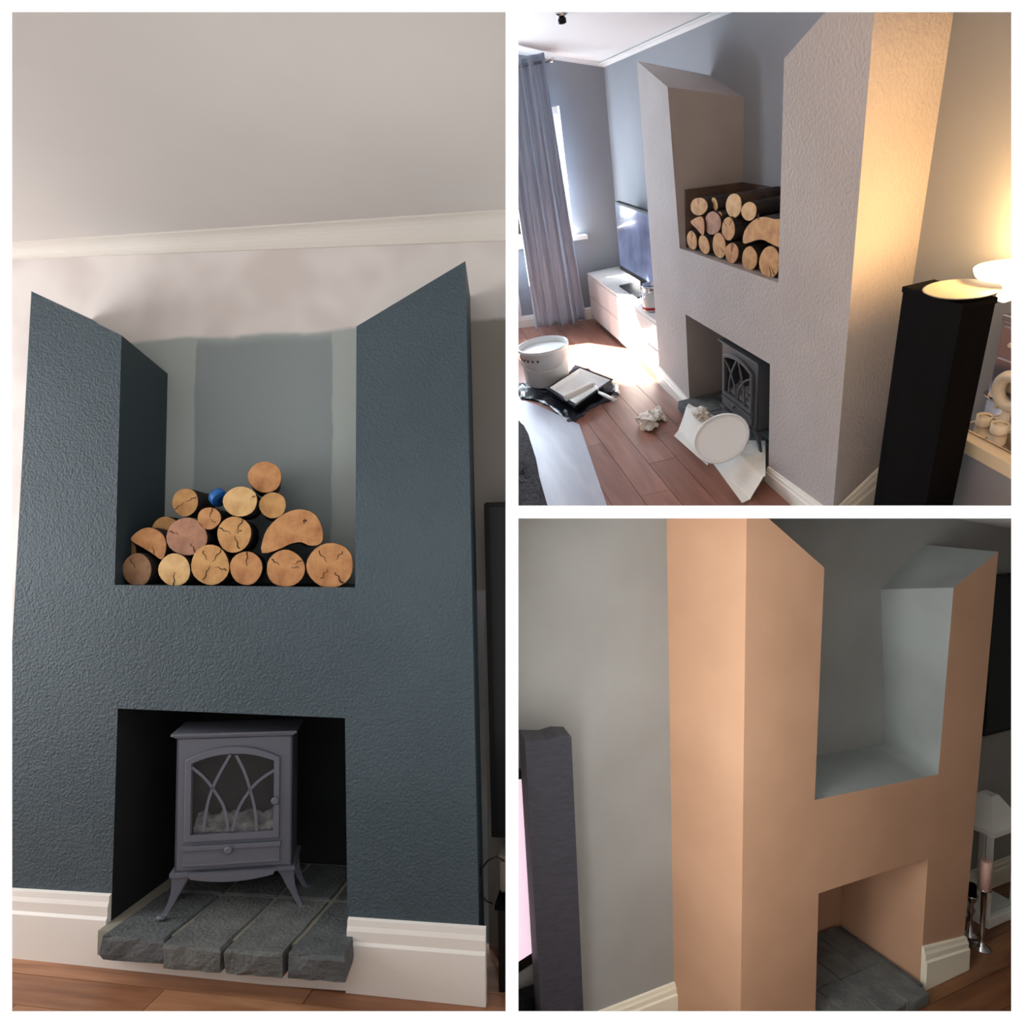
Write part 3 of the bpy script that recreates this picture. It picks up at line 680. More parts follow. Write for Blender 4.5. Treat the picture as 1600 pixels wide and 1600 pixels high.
# floor
planks(G, -2.4, 2.2, -2.2, .02, .15, 1.1, [M_['plank_red'], M_['plank_red2'], M_['plank_red3']], CG, seed=5)
skirting(G, (V['LB'].x - .012, -G.D, 0), (V['FLb'].x, -G.D, 0), (G.f(1030, 570).z, G.f(1077, 625).z + .0), (0, -1, 0), M_['skirting'], 'baseboard_left', CG)
skirting(G, (V['FRb'].x, -G.D, 0), (V['RB'].x + .012, -G.D, 0), (G.f(1201, 728).z, .12), (0, -1, 0), M_['skirting'], 'baseboard_right', CG)
ra, rb = V['RB'], rback(0.0); nr = Vector((ra.y - rb.y, rb.x - ra.x, 0)); nr = nr if nr.x > 0 else -nr
skirting(G, ra + Vector((0, 0, 0)), rb, (.13, .24), nr.normalized(), M_['skirting'], 'baseboard_side', CG)
# curtain on a pole
def cpt(u, v):
    """curtain surface: u across, v down"""
    top = Vector((-1.60, -.80 + .375 * u, 1.955)); bot = Vector((-1.60, -.80 + .465 * u, .035))
    s = v ** 1.3; p = top.lerp(bot, v); p.y = top.y + (bot.y - top.y) * s
    fold = math.sin(u * 9 * math.pi + .8 * math.sin(v * 2.2 + u * 3)) * (.018 + .024 * v) + .010 * math.sin(u * 23 * math.pi + v) * (1 - .5 * v)
    p.x += fold; p.y += .012 * math.cos(u * 9 * math.pi); p.z += .012 * math.sin(u * 7) * v
    return p
cu = thing('curtain', G, (-1.6, -.55, .03), 'long grey pleated curtain hanging beside the window', 'curtain')
MB().grid(cpt, 110, 40).build('curtain_drop', M_['curtain'], cu, solid=.004)
MB().grid(lambda a, b: cpt(a, b * .03) + Vector((.004, 0, .004)), 110, 3).build('heading_tape', M_['curtain'], cu, solid=.004)
pole = thing('curtain_pole', G, (-1.6, -.5, 1.93), 'short silver curtain pole end at the ceiling above the grey curtain', 'curtain pole')
pe = G.at(862, 94, 0, -1.6)
MB().tube([(-1.6, -1.9, pe.z + .01), (-1.6, pe.y, pe.z)], .010, 10).build('rod', M_['chrome'], pole)
MB().lathe((-1.6, pe.y - .01, pe.z), [(.010, 0), (.016, .006), (.017, .02), (.012, .03)], 14, (0, 1, 0)).build('finial', M_['chrome'], pole)
MB().tube([(-1.6, pe.y - .03, pe.z), lw(pe.y - .03, pe.z)], .007, 8).build('bracket', M_['chrome'], pole)
# ceiling light fitting at the top edge
lp = G.on(877, 19, ct, cn)
fx = thing('ceiling_light', G, lp, 'small dark ceiling light fitting above the curtain at the top edge', 'ceiling light')
MB().lathe(lp, [(.035, .0), (.035, -.012), (.02, -.018)], 18).build('rose', M_['chrome'], fx)
MB().lathe(lp, [(.012, -.016), (.022, -.03), (.022, -.05), (.008, -.054)], 14).build('lamp_holder', M_['black'], fx)
# television bench and television
tx0 = lw(-.2, 0).x + .06; ty = -.28; tz = .405
un = thing('tv_bench', G, (-.9, -.14, 0), 'long white gloss television bench against the chimney wall, half in sunlight', 'tv bench')
MB().box(tx0, -.03, ty + .01, -.01, .03, tz - .02).build('carcass', M_['white_gloss'], un)
MB().box(tx0 - .005, -.02, ty - .002, -.008, tz - .02, tz).build('top', M_['white_gloss'], un, bevel=.002)
n_ = 3; wd = (-.03 - tx0) / n_
for i in range(n_):
    for za, zb in ((.04, .205), (.215, .378)):
        MB().box(tx0 + i * wd + .004, tx0 + (i + 1) * wd - .004, ty - .004, ty + .012, za, zb).build('drawer_front', M_['white_gloss'], un, bevel=.002)
MB().box(tx0 + .03, -.06, ty + .03, -.02, 0, .03).build('plinth', M_['seam'], un)
tv = thing('television', G, (-.8, -.12, tz), 'flat television standing on the white bench beside the grey chimney breast', 'television')
A, B, C = G.at(962, 311, 1, -.11), G.at(972, 409, 1, -.11), G.at(1012, 327, 1, -.11)
tx1, tx2, tzb, tzt = (A.x + B.x) / 2, (A.x + B.x) / 2 + .92, .475, .965
MB().box(tx1, tx2, -.125, -.09, tzb, tzt).build('casing', M_['black'], tv, bevel=.004)
sc_ = MB().box(tx1 + .012, tx2 - .012, -.127, -.122, tzb + .035, tzt - .015).build('screen_panel', M_['screen_pic'], tv)
tm_ = (tx1 + tx2) / 2
MB().box(tm_ - .03, tm_ + .03, -.115, -.095, tz + .01, tzb + .05).build('neck', M_['black'], tv)
MB().box(tm_ - .24, tm_ + .16, -.21, -.03, tz, tz + .012).build('foot', M_['screen'], tv, bevel=.004)
# paint tin on the bench
pt = G.at(1016, 486, 2, tz + .0)
pt = Vector((-.30, -.20, tz))
tin = thing('paint_tin', G, pt, 'small grey paint tin standing on the white television bench', 'paint tin')
MB().lathe(pt, [(.072, 0), (.075, .004), (.075, .15), (.078, .155), (.078, .162), (.066, .162), (.064, .14)], 26, cap1=True).build('can', M_['chrome'], tin)
MB().lathe(pt, [(.0758, .03), (.0764, .031), (.0764, .125), (.0758, .126)], 26, cap0=False, cap1=False).build('label_band', M_['white_plastic'], tin)
MB().lathe(pt, [(.0766, .012), (.077, .013), (.077, .03), (.0766, .031)], 26, cap0=False, cap1=False).build('red_band', M_['red'], tin)
hp = [pt + Vector((.078 * math.cos(t), .078 * math.sin(t) - .01, .14 + .0 - .05 * math.sin(t) ** 2)) for t in [math.pi + i * math.pi / 10 for i in range(11)]]
MB().tube(hp, .0025, 6).build('handle', M_['chrome'], tin)
# bucket of white paint
bp = G.at(856, 594, 2, .02)
bk = thing('paint_bucket', G, bp, 'big white plastic paint bucket standing on the floor at the left edge', 'bucket')
MB().lathe(bp, [(.148, 0), (.152, .006), (.168, .24), (.176, .242), (.176, .262), (.168, .264), (.166, .25), (.160, .15)], 40, cap1=False).build('bucket_body', M_['white_plastic'], bk)
MB().lathe(bp, [(.001, .225), (.163, .225)], 40, cap0=True, cap1=False).build('paint_surface', M_['paint_white'], bk)
for i in range(12):
    t = math.radians(190 + i * 13); cc = bp + Vector((math.cos(t), math.sin(t), 0)) * .1665
    MB().lathe(cc + Vector((0, 0, .2)), [(.009, 0), (.009, .003), (.004, .004)], 8, (math.cos(t), math.sin(t), 0)).build('printed_dot', M_['seam'], bk)
hh = [bp + Vector((math.cos(t) * .178, math.sin(t) * .178, .225 - .10 * math.sin((t - math.radians(250)) / math.pi * math.pi) ** 1)) for t in [math.radians(250) + i * math.pi / 12 for i in range(13)]]
MB().tube(hh, .003, 6).build('handle', M_['chrome'], bk)
# paint tray on a crumpled black sheet, roller in it
def flat(u, v, z=0.0): return G.at(u, v, 2, z)
bagp = smooth_outline([(812, 600), (850, 618), (900, 575), (930, 585), (966, 603), (962, 622), (930, 636), (905, 655), (888, 663), (862, 640), (838, 628), (812, 622)], 48)
bc = sum([flat(*p) for p in bagp], Vector()) / len(bagp)
bag = MB(); rnd = random.Random(8)
R_ = []
for kk, hz_ in ((1.0, .003), (.94, .022), (.86, .012), (.7, .02), (.45, .012), (.2, .016)):
    R_.append([bc + (flat(*p) - bc) * kk * (1 + .03 * math.sin(i * 2.3 + kk * 9)) + Vector((0, 0, hz_ + .010 * math.sin(i * 1.9 + kk * 12) * (1 if kk < 1 else 0.1))) for i, p in enumerate(bagp)])
bag.rings(R_, True, False, True).build('plastic_sheet', M_['black_plastic'], room=G, loc=bc, label='crumpled black plastic sheet under the paint tray and bucket', cat='plastic sheet')
TQ = [flat(856, 613, .05), flat(907, 580, .05), flat(958, 600, .05), flat(900, 641, .05)]
tc_ = sum(TQ, Vector()) / 4
tr = thing('paint_tray', G, (tc_.x, tc_.y, .03), 'paint tray wet with white paint on the black sheet', 'paint tray')
def tq(k, z): return [Vector((tc_.x + (p.x - tc_.x) * k, tc_.y + (p.y - tc_.y) * k, z)) for p in TQ]
MB().rings([tq(.86, .032), tq(.98, .075), tq(1.02, .078), tq(1.02, .083), tq(.95, .083), tq(.84, .06)], False, True, True).build('tray_body', M_['black_plastic'], tr)
MB().rings([tq(.80, .0605), tq(.92, .0815)], False, True, False).build('paint_film', M_['paint_white'], tr)
p0, p1, p2, p3 = flat(905, 606, .105), flat(938, 616, .105), flat(944, 617, .12), flat(962, 626, .10)
rl = thing('paint_roller', G, (p0.x, p0.y, .085), 'paint roller with white sleeve lying across the paint tray', 'paint roller')
dv = (p1 - p0).normalized(); pw = dv.cross(Vector((0, 0, 1))).normalized()
s0, s1 = G.at(884, 622, 2, .103), G.at(925, 601, 2, .103)
ds = (s1 - s0).normalized()
MB().lathe(s0, [(.010, 0), (.021, .002), (.021, (s1 - s0).length - .002), (.010, (s1 - s0).length)], 18, ds).build('sleeve', M_['paper'], rl)
h0 = G.at(936, 613, 2, .11); h1 = G.at(963, 627, 2, .10)
MB().tube([s1, s1 + ds * .02, (s1 + ds * .02).lerp(h0, .5) + Vector((0, 0, .01)), h0], .003, 6).build('wire_frame', M_['chrome'], rl)
MB().tube([h0, h0.lerp(h1, .3), h0.lerp(h1, .7), h1], [.008, .012, .011, .013], 10).build('grip', M_['white_plastic'], rl)
# thin pale slab and rug in the lower left corner
def slab(pts, z0, z1): return MB().prism([G.at(u, v, 2, z1) * 1 - Vector((0, 0, z1 - z0)) for u, v in pts], [G.at(u, v, 2, z1) for u, v in pts])
pb = [(800, 622), (838, 632), (905, 663), (952, 800), (840, 800), (800, 640)]
slab(pb, .001, .012).build('pale_slab', M_['pale_bluish'], room=G, clip=CG, loc=flat(870, 700), label='thin pale bluish slab lying flat on the reddish floor beside the rug', cat='board')
rg = smooth_outline([(800, 655), (822, 672), (836, 715), (846, 760), (856, 800), (830, 812), (800, 812), (790, 730)], 40)
rc = flat(815, 740, .03); ro = [G.at(u, v, 2, .03) for u, v in rg]
rug = MB(); rs = []
for kk, z in ((1.0, .013), (1.02, .022), (.97, .034), (.9, .03), (.78, .035), (.6, .03), (.4, .036), (.2, .03)):
    rs.append([rc + (p - rc) * (kk + .02 * math.sin(i * 5.1 + kk * 7)) + Vector((0, 0, z - .03 + .006 * math.sin(i * 3.3 + kk * 31))) for i, p in enumerate(ro)])
rug.rings(rs, True, False, True).build('rug', M_['rug'], room=G, clip=CG, loc=flat(815, 740), label='dark grey shaggy rug in the bottom left corner of the grey room', cat='rug')
# crumpled paper
def crumple(room, c, sx, sy, sz, m, seed, label, cat='paper'):
    bm = bmesh.new(); bmesh.ops.create_icosphere(bm, subdivisions=3, radius=1)
    for v in bm.verts:
        k = 1 + .75 * noise.noise(v.co * 1.9 + Vector((seed, 0, 0))) + .5 * abs(noise.noise(v.co * 3.7 + Vector((0, seed, 0)))) - .3 * abs(noise.noise(v.co * 7.0 + Vector((0, seed, 3))))
        v.co = Vector((v.co.x * sx * k, v.co.y * sy * k, max(v.co.z * sz * k, -sz * .8)))
    mb = MB(); mb.v = [c + v.co + Vector((0, 0, sz * .8)) for v in bm.verts]; mb.f = [[v.index for v in f.verts] for f in bm.faces]; mb.sm = [False] * len(mb.f); bm.free()
    return mb.build('crumpled_paper', m, room=room, loc=c, label=label, cat=cat)
crumple(G, flat(1013, 666), .07, .05, .04, M_['paper_soft'], 2.0, 'crumpled tissue lying alone on the reddish floor')
crumple(G, flat(1029, 653), .06, .035, .03, M_['paper_soft'], 5.0, 'thin twist of tissue touching the lone crumpled tissue on the floor')
# hearth, stove, paper and bucket lid
hz = .075
hearth = thing('hearth', G, (.9, -.2, 0), 'stone hearth covered with white paper under the stove in the grey chimney breast', 'hearth')
MB().box(V['FLb'].x + .004, V['FRb'].x - .004, -.33, .055, .0, .05).build('mortar_bed', M_['mortar'], hearth)
xs = [V['FLb'].x + .004 + i * (V['FRb'].x - V['FLb'].x - .008) / 4 for i in range(5)]
for i in range(4):
    brick(hearth, [(xs[i] + .003, -.36, hz), (xs[i + 1] - .003, -.36, hz), (xs[i + 1] - .003, -.155, hz), (xs[i] + .003, -.155, hz)], .06, M_['brick_dark'], .003, i)
    brick(hearth, [(xs[i] + .003, -.15, hz), (xs[i + 1] - .003, -.15, hz), (xs[i + 1] - .003, .05, hz), (xs[i] + .003, .05, hz)], .06, M_['brick_dark'], .003, i + 7)
ft = G.at(1187, 712, 2, hz); sy = ft.y + .0
sl_ = G.at(1118, 545, 1, sy); kx = 1.12
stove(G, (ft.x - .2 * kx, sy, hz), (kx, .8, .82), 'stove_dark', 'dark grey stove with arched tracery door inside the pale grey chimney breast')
def sheet(pts_top, m, label, zt, edge_y, drop, seed, nu=26, nv=14):
    c = [G.at(u, v, 2, zt) for u, v in pts_top]
    def fn(a, b):
        p = c[0].lerp(c[1], a).lerp(c[3].lerp(c[2], a), b)
        over = max(0, (edge_y - p.y)); z = zt + .006 + .010 * noise.noise((p.x * 9 + seed, p.y * 9, 0)) + .004 * noise.noise((p.x * 30, p.y * 30, seed))
        if over > 0: z = max(.004, z - over * drop)
        return Vector((p.x, p.y, z))
    return MB().grid(fn, nu, nv, smooth=False).build('paper_sheet', m, room=G, loc=(c[0].x, c[0].y, zt), solid=.0015, label=label, cat='paper')
sheet([(1076, 632), (1125, 655), (1105, 705), (1052, 660)], M_['paper'], 'white paper sheet left of the bucket lid on the hearth', hz + .012, -.36, 1.0, 1)
sheet([(1105, 690), (1196, 690), (1196, 745), (1160, 762)], M_['paper'], 'white paper sheet hanging over the hearth edge right of the bucket lid', hz + .012, -.365, 1.2, 3)
crumple(G, G.at(1096, 652, 2, hz + .012), .05, .04, .028, M_['paper_soft'], 9.0, 'crumpled tissue on the hearth beside the bucket lid')
ld_c = G.at(1126, 684, 2, .165); ld_n = Vector((.3, -.51, .81)).normalized()
rr = .15 * (G.R @ ld_c + G.t).z / 3.55
lid = thing('bucket_lid', G, ld_c, 'round white bucket lid leaning on the paper in front of the stove', 'bucket lid')
MB().lathe(ld_c - ld_n * .012, [(rr * .97, 0), (rr, .002), (rr, .012), (rr * .96, .0135), (rr * .93, .0135), (rr * .92, .008), (rr * .1, .0085)], 48, ld_n, smooth=False).build('disc', M_['white_plastic'], lid)
MB().lathe(ld_c - ld_n * .012, [(rr * .90, .0088), (rr * .89, .0105), (rr * .86, .0105), (rr * .85, .0088)], 48, ld_n, cap0=False, cap1=False).build('inner_ring', M_['white_plastic'], lid)
# low wooden lining of the niche and the logs
zl = lambda x, y: (1030 + x * .1375, 280 + y * .1375)
cr_ = thing('log_box', G, (.9, -.1, V['NL'].z), 'low dark wooden box lining the grey niche behind the logs', 'box')
zt_ = V['NL'].z + .285; xa, xb = V['NL'].x + .012, V['NR'].x - .012
MB().prism([(xa, -G.D + .03, V['NL'].z), (back['NL'].x + .012, -.006, V['NL'].z), (back['NL'].x + .022, -.006, V['NL'].z), (xa + .010, -G.D + .03, V['NL'].z)], [(xa, -G.D + .03, zt_), (back['NL'].x + .012, -.006, zt_), (back['NL'].x + .022, -.006, zt_), (xa + .010, -G.D + .03, zt_)]).build('side_panel', M_['crate'], cr_)
MB().box(back['NL'].x + .02, xb, -.016, -.006, V['NL'].z, zt_).build('back_panel', M_['crate'], cr_)
MB().box(xa + .05, xb, -G.D + .05, -.006, V['NR'].z - .002, V['NR'].z + .004).build('base_panel', M_['crate'], cr_)
GL = [
 ('narrow log at the left end of the bottom row in the grey niche', 'gold', .02, ('e', 370, 695, 55, 107, -.15), [(1.4, .1, .8, .02)], 'bark_dark'),
 ('slanting oval log, second in the bottom row in the grey niche', 'gold', .022, ('e', 508, 745, 56, 112, -.25), [], 'bark_dark'),
 ('tall oval log, third in the bottom row in the grey niche', 'gold', .03, ('e', 680, 755, 74, 145, -.1), [(-.4, .2, .9, .02)], 'bark_dark'),
 ('orange log with rays, fourth in the bottom row in the grey niche', 'orange', .03, ('e', 823, 838, 73, 118), [(1.6, .1, .95, .02), (1.2, .1, .8, .02)], 'bark_dark'),
 ('plain round log, fifth in the bottom row in the grey niche', 'gold', .03, ('e', 1025, 902, 84, 140), [], 'bark_dark'),
 ('largest round log at the right end of the bottom row in the grey niche', 'gold', .025, ('e', 1250, 945, 116, 182), [(-1.2, .2, .9, .03), (-.7, .3, .9, .02)], 'bark'),
 ('wedge shaped orange log at the left of the grey niche pile', 'orange', .03, ('s', [(355, 490), (395, 450), (455, 425), (492, 440), (512, 530), (500, 640), (470, 620), (420, 560)]), [], 'bark_dark'),
 ('pinkish log in the middle row in the grey niche', 'pink', .04, ('e', 605, 500, 92, 135), [], 'bark_dark'),
 ('pale cracked log in the centre of the grey niche pile', 'gold', .035, ('e', 783, 565, 72, 136), [(2.6, .2, .95, .02), (.9, .3, .95, .02)], 'bark_dark'),
 ('round log at the upper left of the grey niche pile', 'gold', .035, ('e', 450, 310, 96, 102), [(1.7, .1, .9, .02)], 'bark_dark'),
 ('thin split stick standing out of the grey niche pile', 'pale', .06, ('e', 628, 280, 30, 75, -.25), [], 'bark_dark'),
 ('upper oval log near the niche corner in the grey niche', 'pale', .05, ('e', 845, 300, 88, 140), [], 'bark'),
 ('small round log at the upper right of the grey niche pile', 'pale', .05, ('e', 1018, 365, 86, 108), [], 'bark_dark'),
 ('wide split log at the right of the grey niche pile', 'gold', .03, ('s', [(950, 725), (955, 620), (1010, 520), (1105, 445), (1200, 430), (1300, 455), (1390, 480), (1400, 770), (1340, 765), (1270, 735), (1185, 692), (1100, 692), (1010, 725)]), [(2.0, .5, .7, .05)], 'bark_dark'),
 ('slim stick between the pinkish and the pale cracked log in the grey niche', 'orange', .05, ('e', 682, 430, 28, 62), [], 'bark_dark'),
]
place_logs(G, zl, GL, 'firewood in the grey niche', lambda dy: G.D - dy - .04, lambda x: .4 * max(0, min(1, (1.1 - x) / .5)))
# black pedestal with a pale round plate on top
pd = thing('pedestal', G, (2.35, -.19, .3), 'tall black wooden pedestal in front of the warm lit alcove', 'pedestal')
MB().box(2.2, 2.43, -.345, -.25, .25, 1.085).build('column', M_['black_wood'], pd, clip=CG)
MB().box(2.197, 2.433, -.348, -.247, 1.085, 1.102).build('top_board', M_['black_wood'], pd, bevel=.002)
plc = G.at(1502, 451, 2, 1.112)
MB().lathe((plc.x, plc.y, 1.102), [(.05, 0), (.085, .006), (.092, .010), (.088, .0105)], 40).build('plate', M_['disc'], room=G, loc=(plc.x, plc.y, 1.102), label='pale round plate lying on the black pedestal', cat='plate')
# cabinet with tray, candles and lamp at the right edge
cab_ = thing('side_cabinet', G, (2.8, -.1, .2), 'grey side cabinet with pale top at the right edge behind the pedestal', 'cabinet')
MB().box(2.3, 3.3, -.19, -.01, .15, .60).build('carcass', M_['cab_grey'], cab_, clip=CG)
MB().box(2.28, 3.32, -.2, -.005, .60, .645).build('top', M_['cab_white'], cab_, clip=CG, bevel=.003)
zt2 = .645
MB().box(2.3, 2.75, -.165, -.02, zt2, zt2 + .008).build('mirror_tray', M_['mirror'], room=G, loc=(2.5, -.09, zt2), bevel=.003, label='mirrored tray on the side cabinet carrying candles', cat='tray')
def cup(u, v, r, h, label):
    c = G.at(u, v, 2, zt2 + .008)
    o = thing('tealight', G, c, label, 'candle')
    MB().lathe(c, [(r * .86, 0), (r, .004), (r, h), (r * .86, h), (r * .82, h * .8)], 24).build('cup', M_['cream'], o)
    MB().lathe(c, [(r * .83, h * .82), (r * .2, h * .84)], 20).build('wax', M_['cream'], o)
cup(1560, 676, .024, .032, 'white tealight cup at the front of the mirrored tray')
cup(1536, 664, .022, .034, 'white tealight cup half hidden behind the pedestal')
rc_ = G.at(1580, 612, 1, -.075)
rv = MB(); NN = 28
for i in range(NN): pass
rv.rings([[rc_ + Vector((math.cos(2 * math.pi * i / NN), 0, math.sin(2 * math.pi * i / NN))) * (.046 + .018 * math.cos(2 * math.pi * j / 10)) + Vector((0, .018 * math.sin(2 * math.pi * j / 10), 0)) for j in range(10)] for i in list(range(NN)) + [0]], True, False, False)
rvo = thing('ring_vase', G, (rc_.x, rc_.y, zt2 + .008), 'cream ring shaped vase on the mirrored tray', 'vase')
rv.build('ring', M_['cream'], rvo)
MB().lathe((rc_.x, rc_.y, zt2 + .008), [(.03, 0), (.03, .006), (.014, .012), (.012, max(.02, rc_.z - .06 - zt2))], 18).build('foot', M_['cream'], rvo)
jb = G.at(1572, 655, 2, zt2 + .008)
jr = thing('glass_jar', G, jb, 'glass jar with silver lid on the tray behind the tealights', 'jar')
MB().lathe(jb, [(.024, 0), (.026, .004), (.026, .05), (.02, .058)], 22).build('jar_body', M_['mirror'], jr); MB().lathe(jb, [(.021, .058), (.022, .066), (.008, .072), (.006, .08)], 18).build('lid', M_['chrome'], jr)
mb_ = G.at(1588, 585, 1, -.04); mt_ = G.at(1588, 492, 1, -.04).z; zb_ = zt2 + .008
mbx = thing('jewellery_box', G, (mb_.x, -.04, zb_), 'tall silver mirrored jewellery box at the back of the tray', 'box')
MB().box(mb_.x - .07, mb_.x + .07, -.055, -.02, zb_, mt_ - .02).build('box_body', M_['chrome'], mbx, bevel=.002)
MB().box(mb_.x - .074, mb_.x + .074, -.06, -.016, mt_ - .02, mt_).build('lid', M_['chrome'], mbx, bevel=.003)
hh_ = (mt_ - .03 - zb_) / 3
for i in range(3):
    dw = MB().box(mb_.x - .062, mb_.x + .062, -.059, -.054, zb_ + .006 + i * hh_, zb_ + i * hh_ + hh_ - .004).build('drawer', M_['mirror'], mbx)
    MB().lathe((mb_.x - .02, -.059, zb_ + (i + .5) * hh_), [(.004, 0), (.008, .004), (.006, .009)], 10, (0, -1, 0)).build('knob', M_['cream'], dw)
dc = G.at(1552, 648, 2, zb_)
ds_ = thing('trinket_dish', G, dc, 'small silver footed dish at the back left of the mirrored tray', 'dish')
MB().lathe(dc, [(.02, 0), (.02, .004), (.005, .01), (.005, .05)], 20).build('foot', M_['chrome'], ds_)
MB().lathe(dc, [(.006, .05), (.03, .058), (.038, .072), (.036, .072), (.028, .061), (.004, .056)], 24).build('bowl', M_['chrome'], ds_)
lc = G.at(1577, 430, 1, -.13)
tl = thing('wall_lamp', G, (lc.x, 0, lc.z), 'glowing warm wall lamp with shallow pale shade at the right edge of the grey room', 'lamp')
MB().box(lc.x - .03, lc.x + .03, -.012, -.0, lc.z - .06, lc.z + .02).build('back_plate', M_['chrome'], tl, bevel=.003)
MB().tube([(lc.x, -.01, lc.z - .03), (lc.x, -.07, lc.z - .045), (lc.x, -.13, lc.z - .03)], .006, 8).build('arm', M_['chrome'], tl)
MB().lathe(lc, [(.02, -.022), (.06, -.014), (.08, .004), (.086, .02)], 32, cap0=True, cap1=False).build('lamp_shade', M_['shade'], tl, solid=.002)
bb = G.at(1573, 462, 1, -.13)
MB().lathe((lc.x, -.13, bb.z), [(.004, -.02), (.016, -.014), (.02, 0), (.014, .016), (.008, .03)], 18).build('bulb', M_['shade'], tl)
lamp('lamp_bulb', 'POINT', G.M @ Matrix.Translation(lc + Vector((0, .0, .05))), 20, (1.0, 0.58, 0.22), shadow_soft_size=.03)

# ================================================================== ROOM 3: the peach room (lower right)
V = {'LI': P.f(1288, 887), 'NL': P.f(1273, 1250), 'NR': P.f(1466, 1210), 'RI': P.f(1490, 918), 'RO': P.f(1560, 862), 'FL': P.f(1279, 1396), 'FR': P.f(1450, 1340)}
e0, e1 = P.f(1166, 812), P.f(1157, 1580)
V['LB'] = up_to(e0, e1, 0.0); sl = P.f(1203, 812); dd = sl - V['LI']; k = (e0.x - V['LI'].x) / dd.x
V['LO'] = V['LI'] + dd * k; V['LO'].x = e0.x
V['RB'] = up_to(V['RO'], P.f(1503, 1505), 0.0)
V['FLb'] = up_to(V['FL'], P.f(1274, 1580), 0.0); V['FRb'] = up_to(V['FR'], P.f(1440, 1500), 0.0)
s0, s1 = P.b(1042, 850), P.b(1053, 1535)
def sb_(z): return s0.lerp(s1, (s0.z - z) / (s0.z - s1.z))
nb_ = P.b(1383, 1186)
back = {'RI': P.b(1376, 921), 'NR': Vector((nb_.x, 0, V['NR'].z)), 'LO': sb_(V['LO'].z), 'LB': sb_(0.0), 'RO': Vector((V['RO'].x - .02, 0, V['RO'].z))}
rec = P.at(1340, 1465, 2, .06); rr_ = max(rec.y, -.02)
back['FRb'] = Vector((V['FRb'].x - .03, .06, 0)); back['FR'] = Vector((V['FR'].x - .03, .06, V['FR'].z))
breast(P, V, back, M_['peach'], M_['peach_niche'], M_['peach'], 'bare peach plaster chimney breast with grey lined empty niche', CP, 0.06, top_m=M_['peach_niche'])
W = MB(); nz_ = min(V['NL'].z, V['NR'].z) - .02
W.face([(-1.6, 0, nz_), (3.2, 0, nz_), (3.2, 0, 2.6), (-1.6, 0, 2.6)]); W.face([(-1.6, 0, -.05), (sb_(0).x + .02, 0, -.05), (sb_(nz_).x + .02, 0, nz_), (-1.6, 0, nz_)]); W.face([(V['RB'].x - .04, 0, -.05), (3.2, 0, -.05), (3.2, 0, nz_), (V['RB'].x - .04, 0, nz_)])
W.build('wall_back', M_['peach_wall'], room=P, kind='structure', clip=CP)
c1_, c2_ = P.b(1505, 812), P.b(1580, 826)
def cz2(x): return c1_.z + (c2_.z - c1_.z) * (x - c1_.x) / (c2_.x - c1_.x)
MB().face([(1.2, .01, cz2(1.2)), (3.2, .01, cz2(3.2)), (3.2, -2.2, cz2(3.2)), (1.2, -2.2, cz2(1.2))]).build('ceiling', M_['ceiling_white'], room=P, kind='structure', clip=CP)
MB().face([(3.1, .01, -.05), (3.1, -2.6, -.05), (3.1, -2.6, 2.6), (3.1, .01, 2.6)]).build('wall_right', M_['peach_wall'], room=P, kind='structure', clip=CP)
planks(P, -1.5, 3.1, -1.6, .02, .14, 1.2, [M_['plank_brown'], M_['plank_brown2']], CP, seed=9)
skirting(P, (V['FRb'].x, -P.D, 0), (V['RB'].x + .012, -P.D, 0), (P.f(1440, 1440).z * .62, P.f(1505, 1463).z), (0, -1, 0), M_['skirting_cream'], 'baseboard_right', CP, th=.026)
MB().box(V['RB'].x, V['RB'].x + .022, -P.D, -.0, 0, .135).build('baseboard_side', M_['skirting_cream'], room=P, kind='structure')
ha, hb = P.b(960, 1578), P.b(1050, 1538)
skirting(P, (-1.5, 0, 0), (sb_(0).x, 0, 0), (ha.z + .01, hb.z + .01), (0, -1, 0), M_['skirting_cream'], 'baseboard_left', CP)
skirting(P, (V['RB'].x + .02, 0, 0), (3.1, 0, 0), (.13, .13), (0, -1, 0), M_['skirting_cream'], 'baseboard_alcove', CP)
# hearth pavers
hz = .06
hearth = thing('hearth', P, (.75, -.15, 0), 'bare dark grey paver hearth in the peach chimney breast', 'hearth')
rx_ = P.at(1452, 1550, 2, hz)
MB().box(V['FLb'].x, V['FRb'].x - .035, -.35, .055, .0, .045).build('mortar_bed', M_['brick_dark'], hearth)
xs = [V['FLb'].x + .005 + i * (rx_.x - V['FLb'].x - .005) / 4 for i in range(5)]
for i in range(4):
    for j, (ya, yb) in enumerate(((rx_.y, -.2), (-.195, .05))):
        brick(hearth, [(xs[i] + .003, ya, hz), (xs[i + 1] - .003, ya, hz), (xs[i + 1] - .003, yb, hz), (xs[i] + .003, yb, hz)], .058, M_['brick_pale'], .002, i + 5 * j)
